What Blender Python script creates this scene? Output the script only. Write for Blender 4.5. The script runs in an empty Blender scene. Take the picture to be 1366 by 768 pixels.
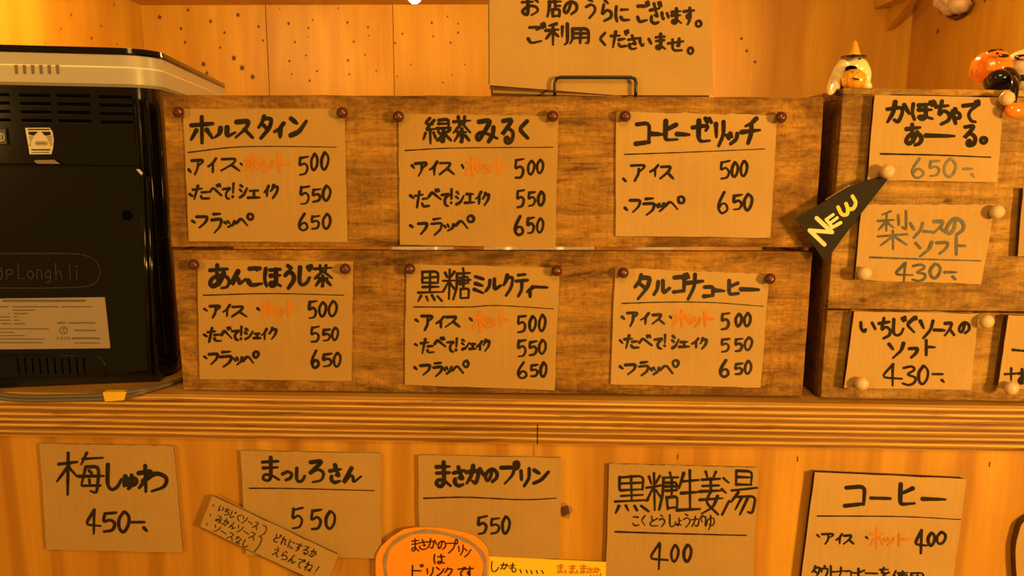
import bpy, bmesh, math, random
from mathutils import Vector, Matrix
random.seed(7)
S = bpy.context.scene
COL = S.collection
# ------------------------------------------------------------------ camera
W, H, F = 1366.0, 768.0, 1000.0
dn = Vector((657 - W/2, 6344 - H/2, F)).normalized()          # world down in camera axes (x right, y down, z forward)
rt = Vector((33168, 405, -1000)).normalized()
rt = (rt - dn * rt.dot(dn)).normalized()                       # world X in camera axes
up = -dn
fw = up.cross(rt).normalized()                                 # world Y in camera axes
CAMD = 0.80
def ray(px, py):
    d = Vector((px - W/2, py - H/2, F))
    return Vector((rt.dot(d), fw.dot(d), up.dot(d)))
_r = ray(657, 527)
CAMPOS = Vector((0.0, -CAMD, -_r.z / _r.y * CAMD))              # counter top is z = 0, the crates' front face is y = 0
camd = bpy.data.cameras.new('camera'); cam = bpy.data.objects.new('camera', camd); COL.objects.link(cam)
camd.sensor_width = 36; camd.lens = F / W * 36; camd.clip_start = 0.01; camd.clip_end = 50
cx_ = Vector((rt.x, fw.x, up.x)); cy_ = Vector((rt.y, fw.y, up.y)); cz_ = Vector((rt.z, fw.z, up.z))
M = Matrix((cx_, -cy_, -cz_)).transposed().to_4x4(); M.translation = CAMPOS
cam.matrix_world = M
S.camera = cam
def atY(px, py, y):
    r = ray(px, py); return CAMPOS + r * ((y - CAMPOS.y) / r.y)
def atZ(px, py, z):
    r = ray(px, py); return CAMPOS + r * ((z - CAMPOS.z) / r.z)
def atX(px, py, x):
    r = ray(px, py); return CAMPOS + r * ((x - CAMPOS.x) / r.x)
def atP(px, py, p0, n):
    r = ray(px, py); return CAMPOS + r * ((p0 - CAMPOS).dot(n) / r.dot(n))
# ------------------------------------------------------------------ light and exposure
S.view_settings.view_transform = 'Standard'; S.view_settings.look = 'None'
S.view_settings.gamma = 1; S.view_settings.use_curve_mapping = False
S.view_settings.exposure = 0.2
wd = bpy.data.worlds.new('room_light'); S.world = wd; wd.use_nodes = True
wd.node_tree.nodes['Background'].inputs[0].default_value = (1.0, 0.52, 0.11, 1)
wd.node_tree.nodes['Background'].inputs[1].default_value = 0.22
def area(name, loc, target, size, power, col):
    l = bpy.data.lights.new(name, 'AREA'); l.shape = 'DISK'; l.size = size; l.energy = power; l.color = col
    o = bpy.data.objects.new(name, l); COL.objects.link(o); o.location = loc
    o.rotation_euler = (Vector(target) - Vector(loc)).to_track_quat('-Z', 'Y').to_euler(); return o
WARM = (1.0, 0.525, 0.115)
area('room_lamp_right', (1.25, -1.25, 0.30), (0.25, 0, 0.1), 0.22, 29, WARM)
area('room_lamp_left', (-1.05, -1.25, 0.35), (-0.2, 0, 0.1), 0.22, 5.0, WARM)
area('room_fill_over', (0.25, -1.30, 1.10), (0.1, 0, 0.2), 0.5, 10, WARM)  # added overhead fill for general brightness
BULB = 900.0

# ------------------------------------------------------------------ materials
def mat(name):
    m = bpy.data.materials.new(name); m.use_nodes = True
    nt = m.node_tree; b = nt.nodes['Principled BSDF']; return m, nt, b
def N(nt, t, **kw):
    n = nt.nodes.new(t)
    for k, v in kw.items():
        if k in n.inputs: n.inputs[k].default_value = v
        else: setattr(n, k, v)
    return n
def coords(nt, scale=(1, 1, 1), loc=(0, 0, 0), rot=(0, 0, 0), space='Object'):
    tc = N(nt, 'ShaderNodeTexCoord'); mp = N(nt, 'ShaderNodeMapping')
    mp.inputs['Scale'].default_value = scale; mp.inputs['Location'].default_value = loc; mp.inputs['Rotation'].default_value = rot
    nt.links.new(tc.outputs[space], mp.inputs['Vector']); return mp.outputs['Vector']
def ramp(nt, src, stops):
    r = N(nt, 'ShaderNodeValToRGB'); e = r.color_ramp.elements
    while len(e) < len(stops): e.new(0.5)
    for i, (p, c) in enumerate(stops):
        e[i].position = p; e[i].color = (*c, 1) if len(c) == 3 else c
    nt.links.new(src, r.inputs['Fac']); return r.outputs['Color']
def mixc(nt, a, b, fac, mode='MIX'):
    m = N(nt, 'ShaderNodeMix', data_type='RGBA', blend_type=mode)
    for s, v in ((m.inputs[0], fac), (m.inputs[6], a), (m.inputs[7], b)):
        if hasattr(v, 'is_linked'): nt.links.new(v, s)
        else: s.default_value = v if not isinstance(v, tuple) else ((*v, 1) if len(v) == 3 else v)
    return m.outputs[2]
def noise(nt, vec, sc, det=4, rough=.55, dist=0):
    n = N(nt, 'ShaderNodeTexNoise'); n.inputs['Scale'].default_value = sc; n.inputs['Detail'].default_value = det
    n.inputs['Roughness'].default_value = rough; n.inputs['Distortion'].default_value = dist
    nt.links.new(vec, n.inputs['Vector']); return n.outputs['Fac']
def bump(nt, b, src, s, d=0.001):
    bp = N(nt, 'ShaderNodeBump'); bp.inputs['Strength'].default_value = s; bp.inputs['Distance'].default_value = d
    nt.links.new(src, bp.inputs['Height']); nt.links.new(bp.outputs[0], b.inputs['Normal'])
def plain(name, col, rough=.5, metal=0, spec=.5, emit=None, strength=0, coat=0, var=.06):
    m, nt, b = mat(name)
    v = coords(nt); n = noise(nt, v, 60, 3)
    c = ramp(nt, n, [(.3, tuple(x*(1-var) for x in col)), (.7, tuple(min(1, x*(1+var)) for x in col))])
    nt.links.new(c, b.inputs['Base Color'])
    b.inputs['Roughness'].default_value = rough; b.inputs['Metallic'].default_value = metal
    b.inputs['Specular IOR Level'].default_value = spec; b.inputs['Coat Weight'].default_value = coat
    if emit: b.inputs['Emission Color'].default_value = (*emit, 1); b.inputs['Emission Strength'].default_value = strength
    return m
def plywood(name, lo, hi, seed=0, vert=True, rough=.5, fig=0):
    m, nt, b = mat(name)
    v = coords(nt, (7, 7, .7) if vert else (.7, 7, 7), (seed, seed*.7, seed*.3))
    n1 = noise(nt, v, 2.2, 5, .6, .9)
    v2 = coords(nt, (90, 90, 2.5) if vert else (2.5, 90, 90), (seed, 0, 0)); n2 = noise(nt, v2, 3, 3)
    c = ramp(nt, n1, [(.28, lo), (.5, tuple((a+c_)/2 for a, c_ in zip(lo, hi))), (.72, hi)])
    g = ramp(nt, n2, [(.3, (.86, .84, .8)), (.65, (1, 1, 1))])
    c = mixc(nt, c, g, .55, 'MULTIPLY')
    v3 = coords(nt, (1, 1, .25), (seed*2, 3, 1)); n3 = noise(nt, v3, 4.5, 2, .5, 2.0)
    c = mixc(nt, c, ramp(nt, n3, [(.42, (1, 1, 1)), (.60, (.80, .70, .58))]), .7, 'MULTIPLY')
    if fig:                                                           # cathedral figure of the veneer
        wv = N(nt, 'ShaderNodeTexWave', wave_type='BANDS', bands_direction='X'); wv.inputs['Scale'].default_value = 5.5; wv.inputs['Distortion'].default_value = 7.0
        wv.inputs['Detail'].default_value = 3; wv.inputs['Detail Scale'].default_value = .9; wv.inputs['Detail Roughness'].default_value = .6
        nt.links.new(coords(nt, (1, 1, .16), (seed, 0, .4)), wv.inputs['Vector'])
        c = mixc(nt, c, ramp(nt, wv.outputs['Fac'], [(.10, (.62, .50, .36)), (.40, (1, 1, 1)), (1, (1, 1, 1))]), fig, 'MULTIPLY')
    nt.links.new(c, b.inputs['Base Color']); b.inputs['Roughness'].default_value = rough
    bump(nt, b, n2, .12); return m
M_plyback = plywood('plywood_back', (.53, .285, .022), (.66, .375, .033), 1, fig=.15)
M_plyside = plywood('plywood_side', (.49, .26, .02), (.59, .33, .03), 5)
M_plyfront = plywood('plywood_front', (.46, .215, .018), (.68, .36, .038), 9, fig=.45)
M_knot = plain('knot', (.075, .032, .012), .7)
M_halo = plain('knot_ring', (.36, .17, .05), .6)
def crate_mat(name, seed, lo=(.095, .044, .010), hi=(.46, .245, .048), vert=False, dirt=.6):
    m, nt, b = mat(name)
    v = coords(nt, (2.2, 8, 13), (seed, seed*.37, seed*1.3)); n1 = noise(nt, v, 2.4, 7, .66, 1.6)
    c = ramp(nt, n1, [(.28, lo), (.42, tuple(.4*a+.6*h for a, h in zip(lo, hi))), (.58, hi), (.85, tuple(min(1, x*1.2) for x in hi))])
    vs = coords(nt, (95, 20, 9), (seed, 0, 0)); n2 = noise(nt, vs, 1.6, 6, .75, 1.2)         # band saw marks
    c = mixc(nt, c, ramp(nt, n2, [(.36, (.55, .48, .40)), (.52, (1, 1, 1))]), .42, 'MULTIPLY')
    vg = coords(nt, (14, 40, 170), (0, seed, seed)); n4 = noise(nt, vg, 1.4, 5, .7, .8)      # fine grain
    c = mixc(nt, c, ramp(nt, n4, [(.38, (.55, .48, .40)), (.52, (1, 1, 1))]), .55, 'MULTIPLY')
    vd = coords(nt, (1, 1, 1.9), (seed*3, 1, 2)); n3 = noise(nt, vd, 8, 8, .74, .8)           # dirt
    c = mixc(nt, c, ramp(nt, n3, [(.40, (.30, .25, .20)), (.55, (1, 1, 1))]), dirt, 'MULTIPLY')
    tg = N(nt, 'ShaderNodeTexCoord'); sg = N(nt, 'ShaderNodeSeparateXYZ'); nt.links.new(tg.outputs['Generated'], sg.inputs[0])
    e1 = N(nt, 'ShaderNodeMath', operation='SUBTRACT'); nt.links.new(sg.outputs['Z'], e1.inputs[0]); e1.inputs[1].default_value = .5
    e2 = N(nt, 'ShaderNodeMath', operation='ABSOLUTE'); nt.links.new(e1.outputs[0], e2.inputs[0])
    e3 = N(nt, 'ShaderNodeMath', operation='MULTIPLY_ADD'); nt.links.new(n3, e3.inputs[0]); e3.inputs[1].default_value = -.55; nt.links.new(e2.outputs[0], e3.inputs[2])
    c = mixc(nt, c, ramp(nt, e3.outputs[0], [(.10, (1, 1, 1)), (.24, (.50, .42, .34))]), .6, 'MULTIPLY')   # grime along the board edges
    ns = noise(nt, coords(nt, (1, 1, 1.3), (seed, seed, 0)), 170, 6, .8)
    c = mixc(nt, c, ramp(nt, ns, [(.36, (.45, .38, .30)), (.48, (1, 1, 1)), (.7, (1.12, 1.1, 1.05))]), .6, 'MULTIPLY')   # splinters and dust
    vk = coords(nt, (13, 13, 24), (seed, 5, seed*2)); vo = N(nt, 'ShaderNodeTexVoronoi'); vo.inputs['Scale'].default_value = 1.0
    nt.links.new(vk, vo.inputs['Vector'])
    c = mixc(nt, c, ramp(nt, vo.outputs['Distance'], [(.04, (.2, .15, .1)), (.09, (1, 1, 1))]), .75, 'MULTIPLY')
    nt.links.new(c, b.inputs['Base Color']); b.inputs['Roughness'].default_value = .8
    b.inputs['Specular IOR Level'].default_value = .2
    bump(nt, b, n4, .4, .0008); return m
M_crA = crate_mat('crate_wood', 2.0); M_crB = crate_mat('crate_wood_lower', 7.3)
M_crC = crate_mat('crate_wood_pale', 4.1, (.15, .075, .018), (.50, .295, .075), dirt=.45)
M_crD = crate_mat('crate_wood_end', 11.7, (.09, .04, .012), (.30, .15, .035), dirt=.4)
# laminated edge of the counter
m, nt, b = mat('laminated_ply'); M_lam = m
tc = N(nt, 'ShaderNodeTexCoord'); sp = N(nt, 'ShaderNodeSeparateXYZ'); nt.links.new(tc.outputs['Object'], sp.inputs[0])
wob = noise(nt, coords(nt, (1.6, 2, 95)), 1.5, 3)
ma = N(nt, 'ShaderNodeMath', operation='MULTIPLY_ADD'); nt.links.new(wob, ma.inputs[0]); ma.inputs[1].default_value = .0040; nt.links.new(sp.outputs['Z'], ma.inputs[2])
mb = N(nt, 'ShaderNodeMath', operation='MULTIPLY'); nt.links.new(ma.outputs[0], mb.inputs[0]); mb.inputs[1].default_value = 2*math.pi/.0068
mc = N(nt, 'ShaderNodeMath', operation='SINE'); nt.links.new(mb.outputs[0], mc.inputs[0])
md = N(nt, 'ShaderNodeMath', operation='MULTIPLY_ADD'); nt.links.new(mc.outputs[0], md.inputs[0]); md.inputs[1].default_value = .5; md.inputs[2].default_value = .5
c = ramp(nt, md.outputs[0], [(.0, (.19, .085, .012)), (.18, (.30, .145, .021)), (.70, (.37, .185, .030)), (.90, (.60, .35, .08)), (1, (.74, .48, .14))])
n = noise(nt, coords(nt, (6, 6, 420)), 1, 4, .6, .3)
c = mixc(nt, c, ramp(nt, n, [(.36, (.50, .42, .34)), (.52, (1, 1, 1)), (.7, (1.1, 1.1, 1.1))]), .7, 'MULTIPLY')
n = noise(nt, coords(nt, (5, 5, 120)), 1.2, 5, .7, 1.0)
c = mixc(nt, c, ramp(nt, n, [(.34, (.42, .33, .25)), (.46, (1, 1, 1))]), .75, 'MULTIPLY')
nt.links.new(c, b.inputs['Base Color']); b.inputs['Roughness'].default_value = .4; bump(nt, b, md.outputs[0], .2, .0005)
M_ctop = plywood('counter_surface', (.46, .25, .045), (.64, .37, .08), 3, False, .4)

def cardboard(name, col, seed=0):
    m, nt, b = mat(name)
    v = coords(nt, (1, 1, 1), (seed, 0, seed)); n = noise(nt, v, 9, 5, .6)
    c = ramp(nt, n, [(.3, tuple(x*.90 for x in col)), (.7, tuple(x*1.07 for x in col))])
    vf = coords(nt, (420, 1, 6), (seed, 0, 0)); f = noise(nt, vf, 1, 2)
    c = mixc(nt, c, ramp(nt, f, [(.35, (.93, .92, .9)), (.6, (1, 1, 1))]), .6, 'MULTIPLY')
    vp = coords(nt, (1, 1, 1), (0, seed, 0)); p = noise(nt, vp, 420, 2)
    c = mixc(nt, c, ramp(nt, p, [(.26, (.7, .65, .6)), (.36, (1, 1, 1))]), .5, 'MULTIPLY')
    nt.links.new(c, b.inputs['Base Color']); b.inputs['Roughness'].default_value = .82; b.inputs['Specular IOR Level'].default_value = .2
    bump(nt, b, f, .10, .0006); return m
M_cb = [cardboard('cardboard_a', (.44, .275, .085), 0), cardboard('cardboard_b', (.43, .265, .08), 3),
        cardboard('cardboard_c', (.48, .31, .115), 6), cardboard('cardboard_d', (.42, .265, .09), 9)]
M_core = plain('cardboard_core', (.13, .065, .022), .9, spec=.1, var=.25)  # darker than the liners, with cut-edge shade put into the colour
M_ink = plain('black_marker', (.024, .018, .011), .8, spec=.08, var=.3)
M_inkg = None
m, nt, b = mat('grey_marker'); M_inkg = m
n = noise(nt, coords(nt), 160, 3)
nt.links.new(ramp(nt, n, [(.40, (.028, .028, .024)), (.70, (.085, .085, .07))]), b.inputs['Base Color']); b.inputs['Roughness'].default_value = .42; b.inputs['Specular IOR Level'].default_value = .28
M_inko = plain('orange_marker', (.54, .195, .016), .8, spec=.1, var=.15)
M_pen = plain('thin_pen', (.028, .018, .016), .8, spec=.08)
M_pinb = plain('dark_pin', (.085, .018, .010), .32, coat=.3)
M_pinw = plain('pale_wood_pin', (.60, .43, .27), .42, var=.08)
M_steel = plain('steel', (.55, .52, .48), .3, 1)
M_wire = plain('black_wire', (.012, .010, .009), .3, 0)
M_blackp = plain('black_plastic', (.0045, .0036, .003), .11, spec=.42)
M_blackm = plain('black_plastic_matt', (.005, .004, .0035), .3, spec=.35)
M_hole = plain('dark_hole', (.002, .002, .002), .9, spec=0)
M_cream = plain('cream_plastic', (.42, .38, .32), .34, var=.02)
M_line = plain('pale_gloss_line', (.85, .80, .62), .12)
M_paper = plain('sticker_paper', (.55, .49, .42), .30, var=.03)
M_label = plain('rating_paper', (.29, .235, .185), .30, var=.03)
M_grey = plain('grey_print', (.10, .085, .07), .5)
M_emb = plain('embossed_plastic', (.035, .030, .026), .2)
M_cord = plain('grey_cord', (.115, .095, .08), .5)
M_ytape = plain('yellow_tape', (.78, .50, .02), .5)
M_flag = plain('black_paper', (.030, .026, .019), .85, spec=.12, var=.12)
M_ypaint = plain('yellow_paint', (.82, .55, .045), .4, var=.1)
M_cpaint = plain('cream_paint', (.80, .66, .32), .4, var=.12)
M_opaper = plain('orange_paper', (.92, .31, .010), .7, var=.03)
M_ypaper = plain('yellow_paper', (.90, .60, .02), .7, var=.03)
M_green = plain('green_edge', (.12, .20, .07), .7)
M_ghost = plain('ivory_glaze', (.86, .74, .42), .2, coat=.5, var=.03)
M_pump = plain('orange_glaze', (.85, .23, .015), .14, coat=.6, var=.05)
M_pump2 = plain('amber_glaze', (.85, .38, .03), .2, coat=.5, var=.05)
M_gloss = plain('black_glaze', (.008, .006, .005), .16, coat=.25)
M_ivory = plain('ivory_paint', (.75, .62, .45), .35)
M_pink = plain('pink_paint', (.70, .25, .16), .4)
M_white = plain('white_ware', (.85, .78, .68), .25)
M_plaster = plain('pale_crumple', (.50, .38, .24), .8, var=.3)
M_fillbulb = plain('fill_bulb_glass', (1, .9, .7), .2, emit=(1.0, .56, .15), strength=BULB)

# ------------------------------------------------------------------ object helpers
def tag(o, label, cat, group=None, kind=None):
    o['label'] = label; o['category'] = cat
    if group: o['group'] = group
    if kind: o['kind'] = kind
    return o
def thing(name, loc, label, cat, group=None):
    o = bpy.data.objects.new(name, None); COL.objects.link(o); o.location = loc; o.empty_display_size = .01
    return tag(o, label, cat, group)
def obj(name, bm, mats, parent=None, smooth=False, bevel=0, label=None, recalc=True):
    if recalc: bmesh.ops.recalc_face_normals(bm, faces=bm.faces)
    me = bpy.data.meshes.new(name)
    org = Vector((0, 0, 0)); p = parent
    while p: org += Vector(p.location); p = p.parent
    if parent: bmesh.ops.translate(bm, verts=bm.verts, vec=-org)
    bm.to_mesh(me); bm.free()
    for m_ in (mats if isinstance(mats, (list, tuple)) else [mats]): me.materials.append(m_)
    if smooth:
        for f in me.polygons: f.use_smooth = True
    o = bpy.data.objects.new(name, me); COL.objects.link(o)
    if parent: o.parent = parent
    if bevel:
        md_ = o.modifiers.new('bevel', 'BEVEL'); md_.width = bevel; md_.segments = 2; md_.limit_method = 'ANGLE'
    if label: o['label'] = label
    return o
def BM(): return bmesh.new()
def box(bm, a, b, mi=0):
    vs = [bm.verts.new((x, y, z)) for x in (a[0], b[0]) for y in (a[1], b[1]) for z in (a[2], b[2])]
    for q in ((0, 1, 3, 2), (4, 6, 7, 5), (0, 4, 5, 1), (2, 3, 7, 6), (0, 2, 6, 4), (1, 5, 7, 3)):
        f = bm.faces.new([vs[i] for i in q]); f.material_index = mi
def prism(bm, pts, off, mi=0):
    """pts: 3-D outline, off: extrusion vector"""
    a = [bm.verts.new(p) for p in pts]; b_ = [bm.verts.new(Vector(p) + off) for p in pts]
    n = len(a); fs = [bm.faces.new(a), bm.faces.new(b_[::-1])]
    for i in range(n): fs.append(bm.faces.new((a[i], b_[i], b_[(i+1) % n], a[(i+1) % n])))
    for f in fs: f.material_index = mi
def sweep(bm, pts, r, seg=10, caps=True, mi=0, flat=1.0):
    pts = [Vector(p) for p in pts]; rings = []; n = len(pts)
    ref = Vector((0, 0, 1))
    for i, p in enumerate(pts):
        t = (pts[min(i+1, n-1)] - pts[max(i-1, 0)]).normalized()
        if abs(t.dot(ref)) > .95: ref = Vector((0, 1, 0)) if abs(t.y) < .9 else Vector((1, 0, 0))
        u = (ref - t*ref.dot(t)).normalized(); w = t.cross(u); ref = u
        rr = r[i] if isinstance(r, (list, tuple)) else r
        rings.append([bm.verts.new(p + u*math.cos(2*math.pi*k/seg)*rr + w*math.sin(2*math.pi*k/seg)*rr*flat) for k in range(seg)])
    for i in range(n-1):
        for k in range(seg):
            f = bm.faces.new((rings[i][k], rings[i][(k+1) % seg], rings[i+1][(k+1) % seg], rings[i+1][k])); f.material_index = mi
    if caps:
        bm.faces.new(rings[0][::-1]).material_index = mi; bm.faces.new(rings[-1]).material_index = mi
def lathe(bm, prof, org, axis='Z', seg=24, mi=0, squash=(1, 1), rib=0, nrib=8):
    """prof: (r, h) along an axis"""
    rings = []
    for r, h in prof:
        ring = []
        for k in range(seg):
            a = 2*math.pi*k/seg; rr = r*(1 - rib*abs(math.sin(a*nrib/2))**.6*0 - rib*(0.5+0.5*math.cos(a*nrib)))
            u, v_ = math.cos(a)*rr*squash[0], math.sin(a)*rr*squash[1]
            p = {'Z': (u, v_, h), 'Y': (u, h, v_), 'X': (h, u, v_)}[axis]
            ring.append(bm.verts.new(Vector(org) + Vector(p)))
        rings.append(ring)
    for i in range(len(rings)-1):
        for k in range(seg):
            f = bm.faces.new((rings[i][k], rings[i][(k+1) % seg], rings[i+1][(k+1) % seg], rings[i+1][k])); f.material_index = mi
    bm.faces.new(rings[0]).material_index = mi; bm.faces.new(rings[-1][::-1]).material_index = mi
def blob(bm, c, r, rot=None, seg=20, mi=0):
    n0 = len(bm.verts); f0 = len(bm.faces)
    Mx = Matrix.Translation(c) @ (rot.to_matrix().to_4x4() if rot else Matrix.Identity(4)) @ Matrix.Diagonal((*r, 1))
    bmesh.ops.create_uvsphere(bm, u_segments=seg, v_segments=seg//2+2, radius=1, matrix=Mx)
    bm.faces.ensure_lookup_table()
    for f in bm.faces[f0:]: f.material_index = mi
def remesh(o, size):
    md_ = o.modifiers.new('blend', 'REMESH'); md_.mode = 'VOXEL'; md_.voxel_size = size; md_.use_smooth_shade = True
    s_ = o.modifiers.new('soft', 'SMOOTH'); s_.factor = .5; s_.iterations = 4
def catmull(pts, k=7, closed=False):
    n = len(pts); out = []
    if n < 3 and not closed: return [Vector(p) for p in pts]
    P = [Vector(p) for p in pts]
    rng = n if closed else n-1
    for i in range(rng):
        p0 = P[(i-1) % n] if closed or i > 0 else P[0]*2 - P[1]
        p1 = P[i]; p2 = P[(i+1) % n]
        p3 = P[(i+2) % n] if closed or i+2 < n else P[-1]*2 - P[-2]
        for j in range(k):
            t = j/k
            out.append(.5*((2*p1) + (p2-p0)*t + (2*p0-5*p1+4*p2-p3)*t*t + (3*p1-p0-3*p2+p3)*t**3))
    out.append(P[0].copy() if closed else P[-1]); return out
def chaikin(pts, it=2, q=.18):
    P = [Vector(p) for p in pts]
    for _ in range(it):
        if len(P) < 3: return P
        o = [P[0]]
        for i in range(1, len(P)-1):
            o += [P[i].lerp(P[i-1], q), P[i].lerp(P[i+1], q)]
        o.append(P[-1]); P = o
    return P

# ------------------------------------------------------------------ handwriting
G = {}
def g(ch, s, mode='k'): G[ch] = ([[tuple(float(v) for v in p.split(',')) for p in st.split()] for st in s.split(';')], mode)
K = 'k'; C = 'c'
g('ア', '5,12 92,8 86,24 58,44;54,28 52,60 28,98'); g('イ', '92,2 55,38 5,60;58,40 58,98')
g('ウ', '50,0 50,18;12,20 10,45;12,20 90,20 82,60 45,98'); g('ェ', '15,15 85,12;50,14 50,85;0,88 100,85')
g('ク', '40,2 28,28 5,50;38,15 92,14 75,60 30,98'); g('コ', '8,12 90,6 84,88;3,93 86,86')
g('シ', '15,5 38,18;5,38 30,52;10,98 55,80 95,30'); g('ス', '8,10 80,6 60,45 3,95;55,52 98,95')
g('ゼ', '0,40 78,28 64,52;30,10 30,84 42,96 86,92;64,0 72,18;84,0 94,16')
g('タ', '40,0 30,25 5,50;38,12 92,12 75,55 22,100;35,40 66,60'); g('チ', '80,0 55,18 22,28;0,55 100,46;52,24 52,62 34,100')
g('テ', '22,5 78,2;2,35 98,30;52,34 48,70 22,100'); g('ィ', '90,5 10,55;55,35 55,100')
g('ッ', '4,25 20,55;36,12 50,42;94,10 84,60 38,98'); g('ト', '22,0 22,100;26,45 98,48')
g('ナ', '0,38 100,28;58,0 55,50 20,100'); g('ヒ', '16,0 12,84 25,94 96,90;88,20 16,46')
g('フ', '4,12 94,8 76,55 25,98'); g('ペ', '0,78 30,36 66,98'); g('ホ', '5,30 95,25;50,0 50,97;26,50 3,84;72,46 98,78')
g('ミ', '15,6 88,20;15,42 82,55;3,76 92,97'); g('ラ', '20,5 82,2;3,36 96,30 78,70 28,100')
g('リ', '14,10 18,62;84,0 82,55 42,100'); g('ル', '28,8 25,60 2,97;60,0 58,92 100,52'); g('ン', '8,8 40,32;8,96 55,76 100,22')
g('ソ', '5,5 28,42;94,0 80,50 28,100'); g('ー', '0,42 100,55')
g('あ', '8,22 88,15;40,0 42,40 50,82;72,36 50,74 22,92 6,78 22,55 55,44 86,50 97,70 84,92 60,100', C)
g('い', '8,10 12,55 26,85 36,66;74,15 92,62', C); g('う', '32,2 66,14;8,42 50,30 88,42 86,66 38,100', C)
g('え', '38,2 62,14;15,34 75,30 8,95;40,62 58,62 68,95 98,88'); g('お', '5,28 65,24;35,0 36,85 18,92 8,75 40,50 82,52 92,75 58,98;75,10 98,30', C)
g('か', '3,34 60,27 66,52 52,94 34,84;38,0 30,50 3,96;76,15 98,56', C); g('く', '86,2 14,48 90,98')
g('こ', '15,12 82,10 62,22;8,72 30,92 94,85', C); g('さ', '3,32 94,20;42,0 56,30 76,60 48,56;14,64 14,85 45,97 86,90', C)
g('し', '20,0 18,75 40,97 75,88 98,58', C); g('す', '0,22 100,16;58,0 60,55 46,68 32,55 45,42 60,52 58,80 34,100', C)
g('せ', '0,42 100,28;74,8 72,62 58,58;28,14 28,80 45,95 88,92'); g('た', '2,28 56,21;32,0 12,98;55,48 92,44;50,75 62,92 100,90', C)
g('ち', '8,25 86,17;45,0 28,55 60,42 94,56 88,82 42,100', C); g('っ', '2,32 55,10 96,36 80,76 34,95', C)
g('て', '3,12 97,6 56,35 42,65 60,92 88,98', C); g('と', '28,2 38,45;92,25 25,60 15,85 40,98 94,92', C)
g('な', '5,25 55,20;35,2 12,55;70,15 95,32;65,42 66,80 45,98 30,85 50,75 95,95', C); g('に', '12,5 8,60 15,98;45,25 92,22;42,72 58,92 98,88', C)
g('ね', '25,0 25,100;2,28 42,22 5,80;20,55 55,25 90,30 95,70 75,95 60,85 75,75 100,95'); g('の', '54,14 40,66 18,90 4,66 20,25 55,4 92,26 94,66 58,98', C)
g('は', '10,5 6,60 14,98;40,30 98,26;70,5 72,80 52,98 38,85 55,75 98,95', C); g('べ', '0,68 28,26 46,46 100,97;60,4 68,24;80,0 90,18')
g('ほ', '8,5 5,60 14,98;38,12 95,8;38,42 96,38;68,10 70,80 50,98 36,85 55,75 98,95', C)
g('ま', '8,20 94,15;10,45 90,41;52,0 54,76 38,98 10,90 20,75 55,75 100,96', C)
g('み', '12,10 62,8 36,60 12,90 0,75 20,58 55,62 100,82;82,35 80,65 58,100', C); g('も', '50,0 40,70 55,98 85,92 92,65;15,30 75,26;12,55 72,52', C)
g('ゃ', '2,45 60,25 95,38 85,62 60,60;48,2 58,20;22,15 50,100', C); g('ゅ', '8,10 5,78 30,30 80,20 96,50 70,74 42,60;55,0 58,60 34,100', C); G['ゆ'] = G['ゅ']
g('ょ', '52,0 54,75 30,98 8,85 25,75 60,78 95,95;54,35 92,32', C); g('ら', '36,0 64,12;26,20 14,64 55,45 92,56 86,82 32,100', C)
g('る', '15,8 82,4 8,62 50,40 94,55 86,88 50,98 34,86 48,75 66,86', C); g('れ', '25,0 25,100;2,28 42,22 5,80;20,55 65,20 70,85 98,80')
g('ろ', '15,8 82,4 8,60 55,40 94,58 82,90 28,100', C); g('わ', '25,0 25,100;2,28 44,22 3,84;18,58 60,28 97,45 90,80 48,98', C)
g('を', '10,18 85,14;45,0 20,48 50,42 55,70;92,42 40,62 35,88 90,97'); g('ん', '48,0 3,97 36,54 54,60 60,92 100,58', C)
g('、', '15,5 85,92'); g('・', '15,10 85,90'); g('!', '60,0 45,66;36,92 34,98'); g('-', '0,42 100,40'); g('+', '0,52 100,44;50,0 48,100'); g('}', '20,0 80,15 60,42 100,50 60,58 70,88 10,100', C)
g('0', '48,2 12,38 14,80 45,99 82,70 90,28 58,0 40,8', C); g('3', '8,10 62,2 84,20 38,46 88,60 82,86 45,100 3,92', C)
g('4', '60,0 4,62 100,66;60,4 56,100'); g('5', '16,8 12,48 55,40 86,60 66,92 12,99;18,10 92,2', C); g('6', '62,0 18,45 8,80 42,100 88,86 82,62 48,55 14,76', C)
g('緑', '24,0 5,24 34,24;40,10 6,50 44,44;25,46 25,100;8,62 2,86;37,60 43,80;55,8 92,6 90,40;55,24 90,22;48,42 100,38;74,42 74,96 62,90;55,55 64,66;50,88 68,72;96,48 80,62;78,65 100,90')
g('茶', '3,18 97,13;32,2 34,28;68,0 64,28;50,26 3,60;50,26 100,58;28,60 76,58;50,46 50,99 42,94;30,70 10,93;68,70 92,91')
g('黒', '14,8 15,42;14,8 84,6 80,42;15,25 80,24;16,42 80,41;48,8 48,70;18,56 84,55;0,72 100,69;12,82 0,100;32,84 40,97;56,82 66,96;80,82 98,99')
g('糖', '8,12 16,30;40,8 30,30;0,40 48,36;24,3 24,100;22,42 0,76;27,45 45,66;72,0 74,10;52,15 98,12;54,15 52,60 40,99;62,28 92,26 92,48;58,38 100,36;62,48 92,47;76,20 76,62;64,66 66,96;64,66 95,64 92,94;66,94 92,93')
g('梅', '2,28 42,21;24,0 24,100;24,30 0,70;26,38 42,58;62,0 50,30;56,16 98,14;60,36 54,80;60,36 90,34 86,97 74,93;48,58 100,56;54,80 95,78;70,42 74,52;68,64 72,74')
g('梨', '42,0 15,10;3,25 55,22;30,8 30,52;28,26 3,48;32,28 52,42;68,8 68,35;92,0 92,48 80,42;3,65 97,62;50,50 50,100;48,66 10,93;52,66 94,90')
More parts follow.
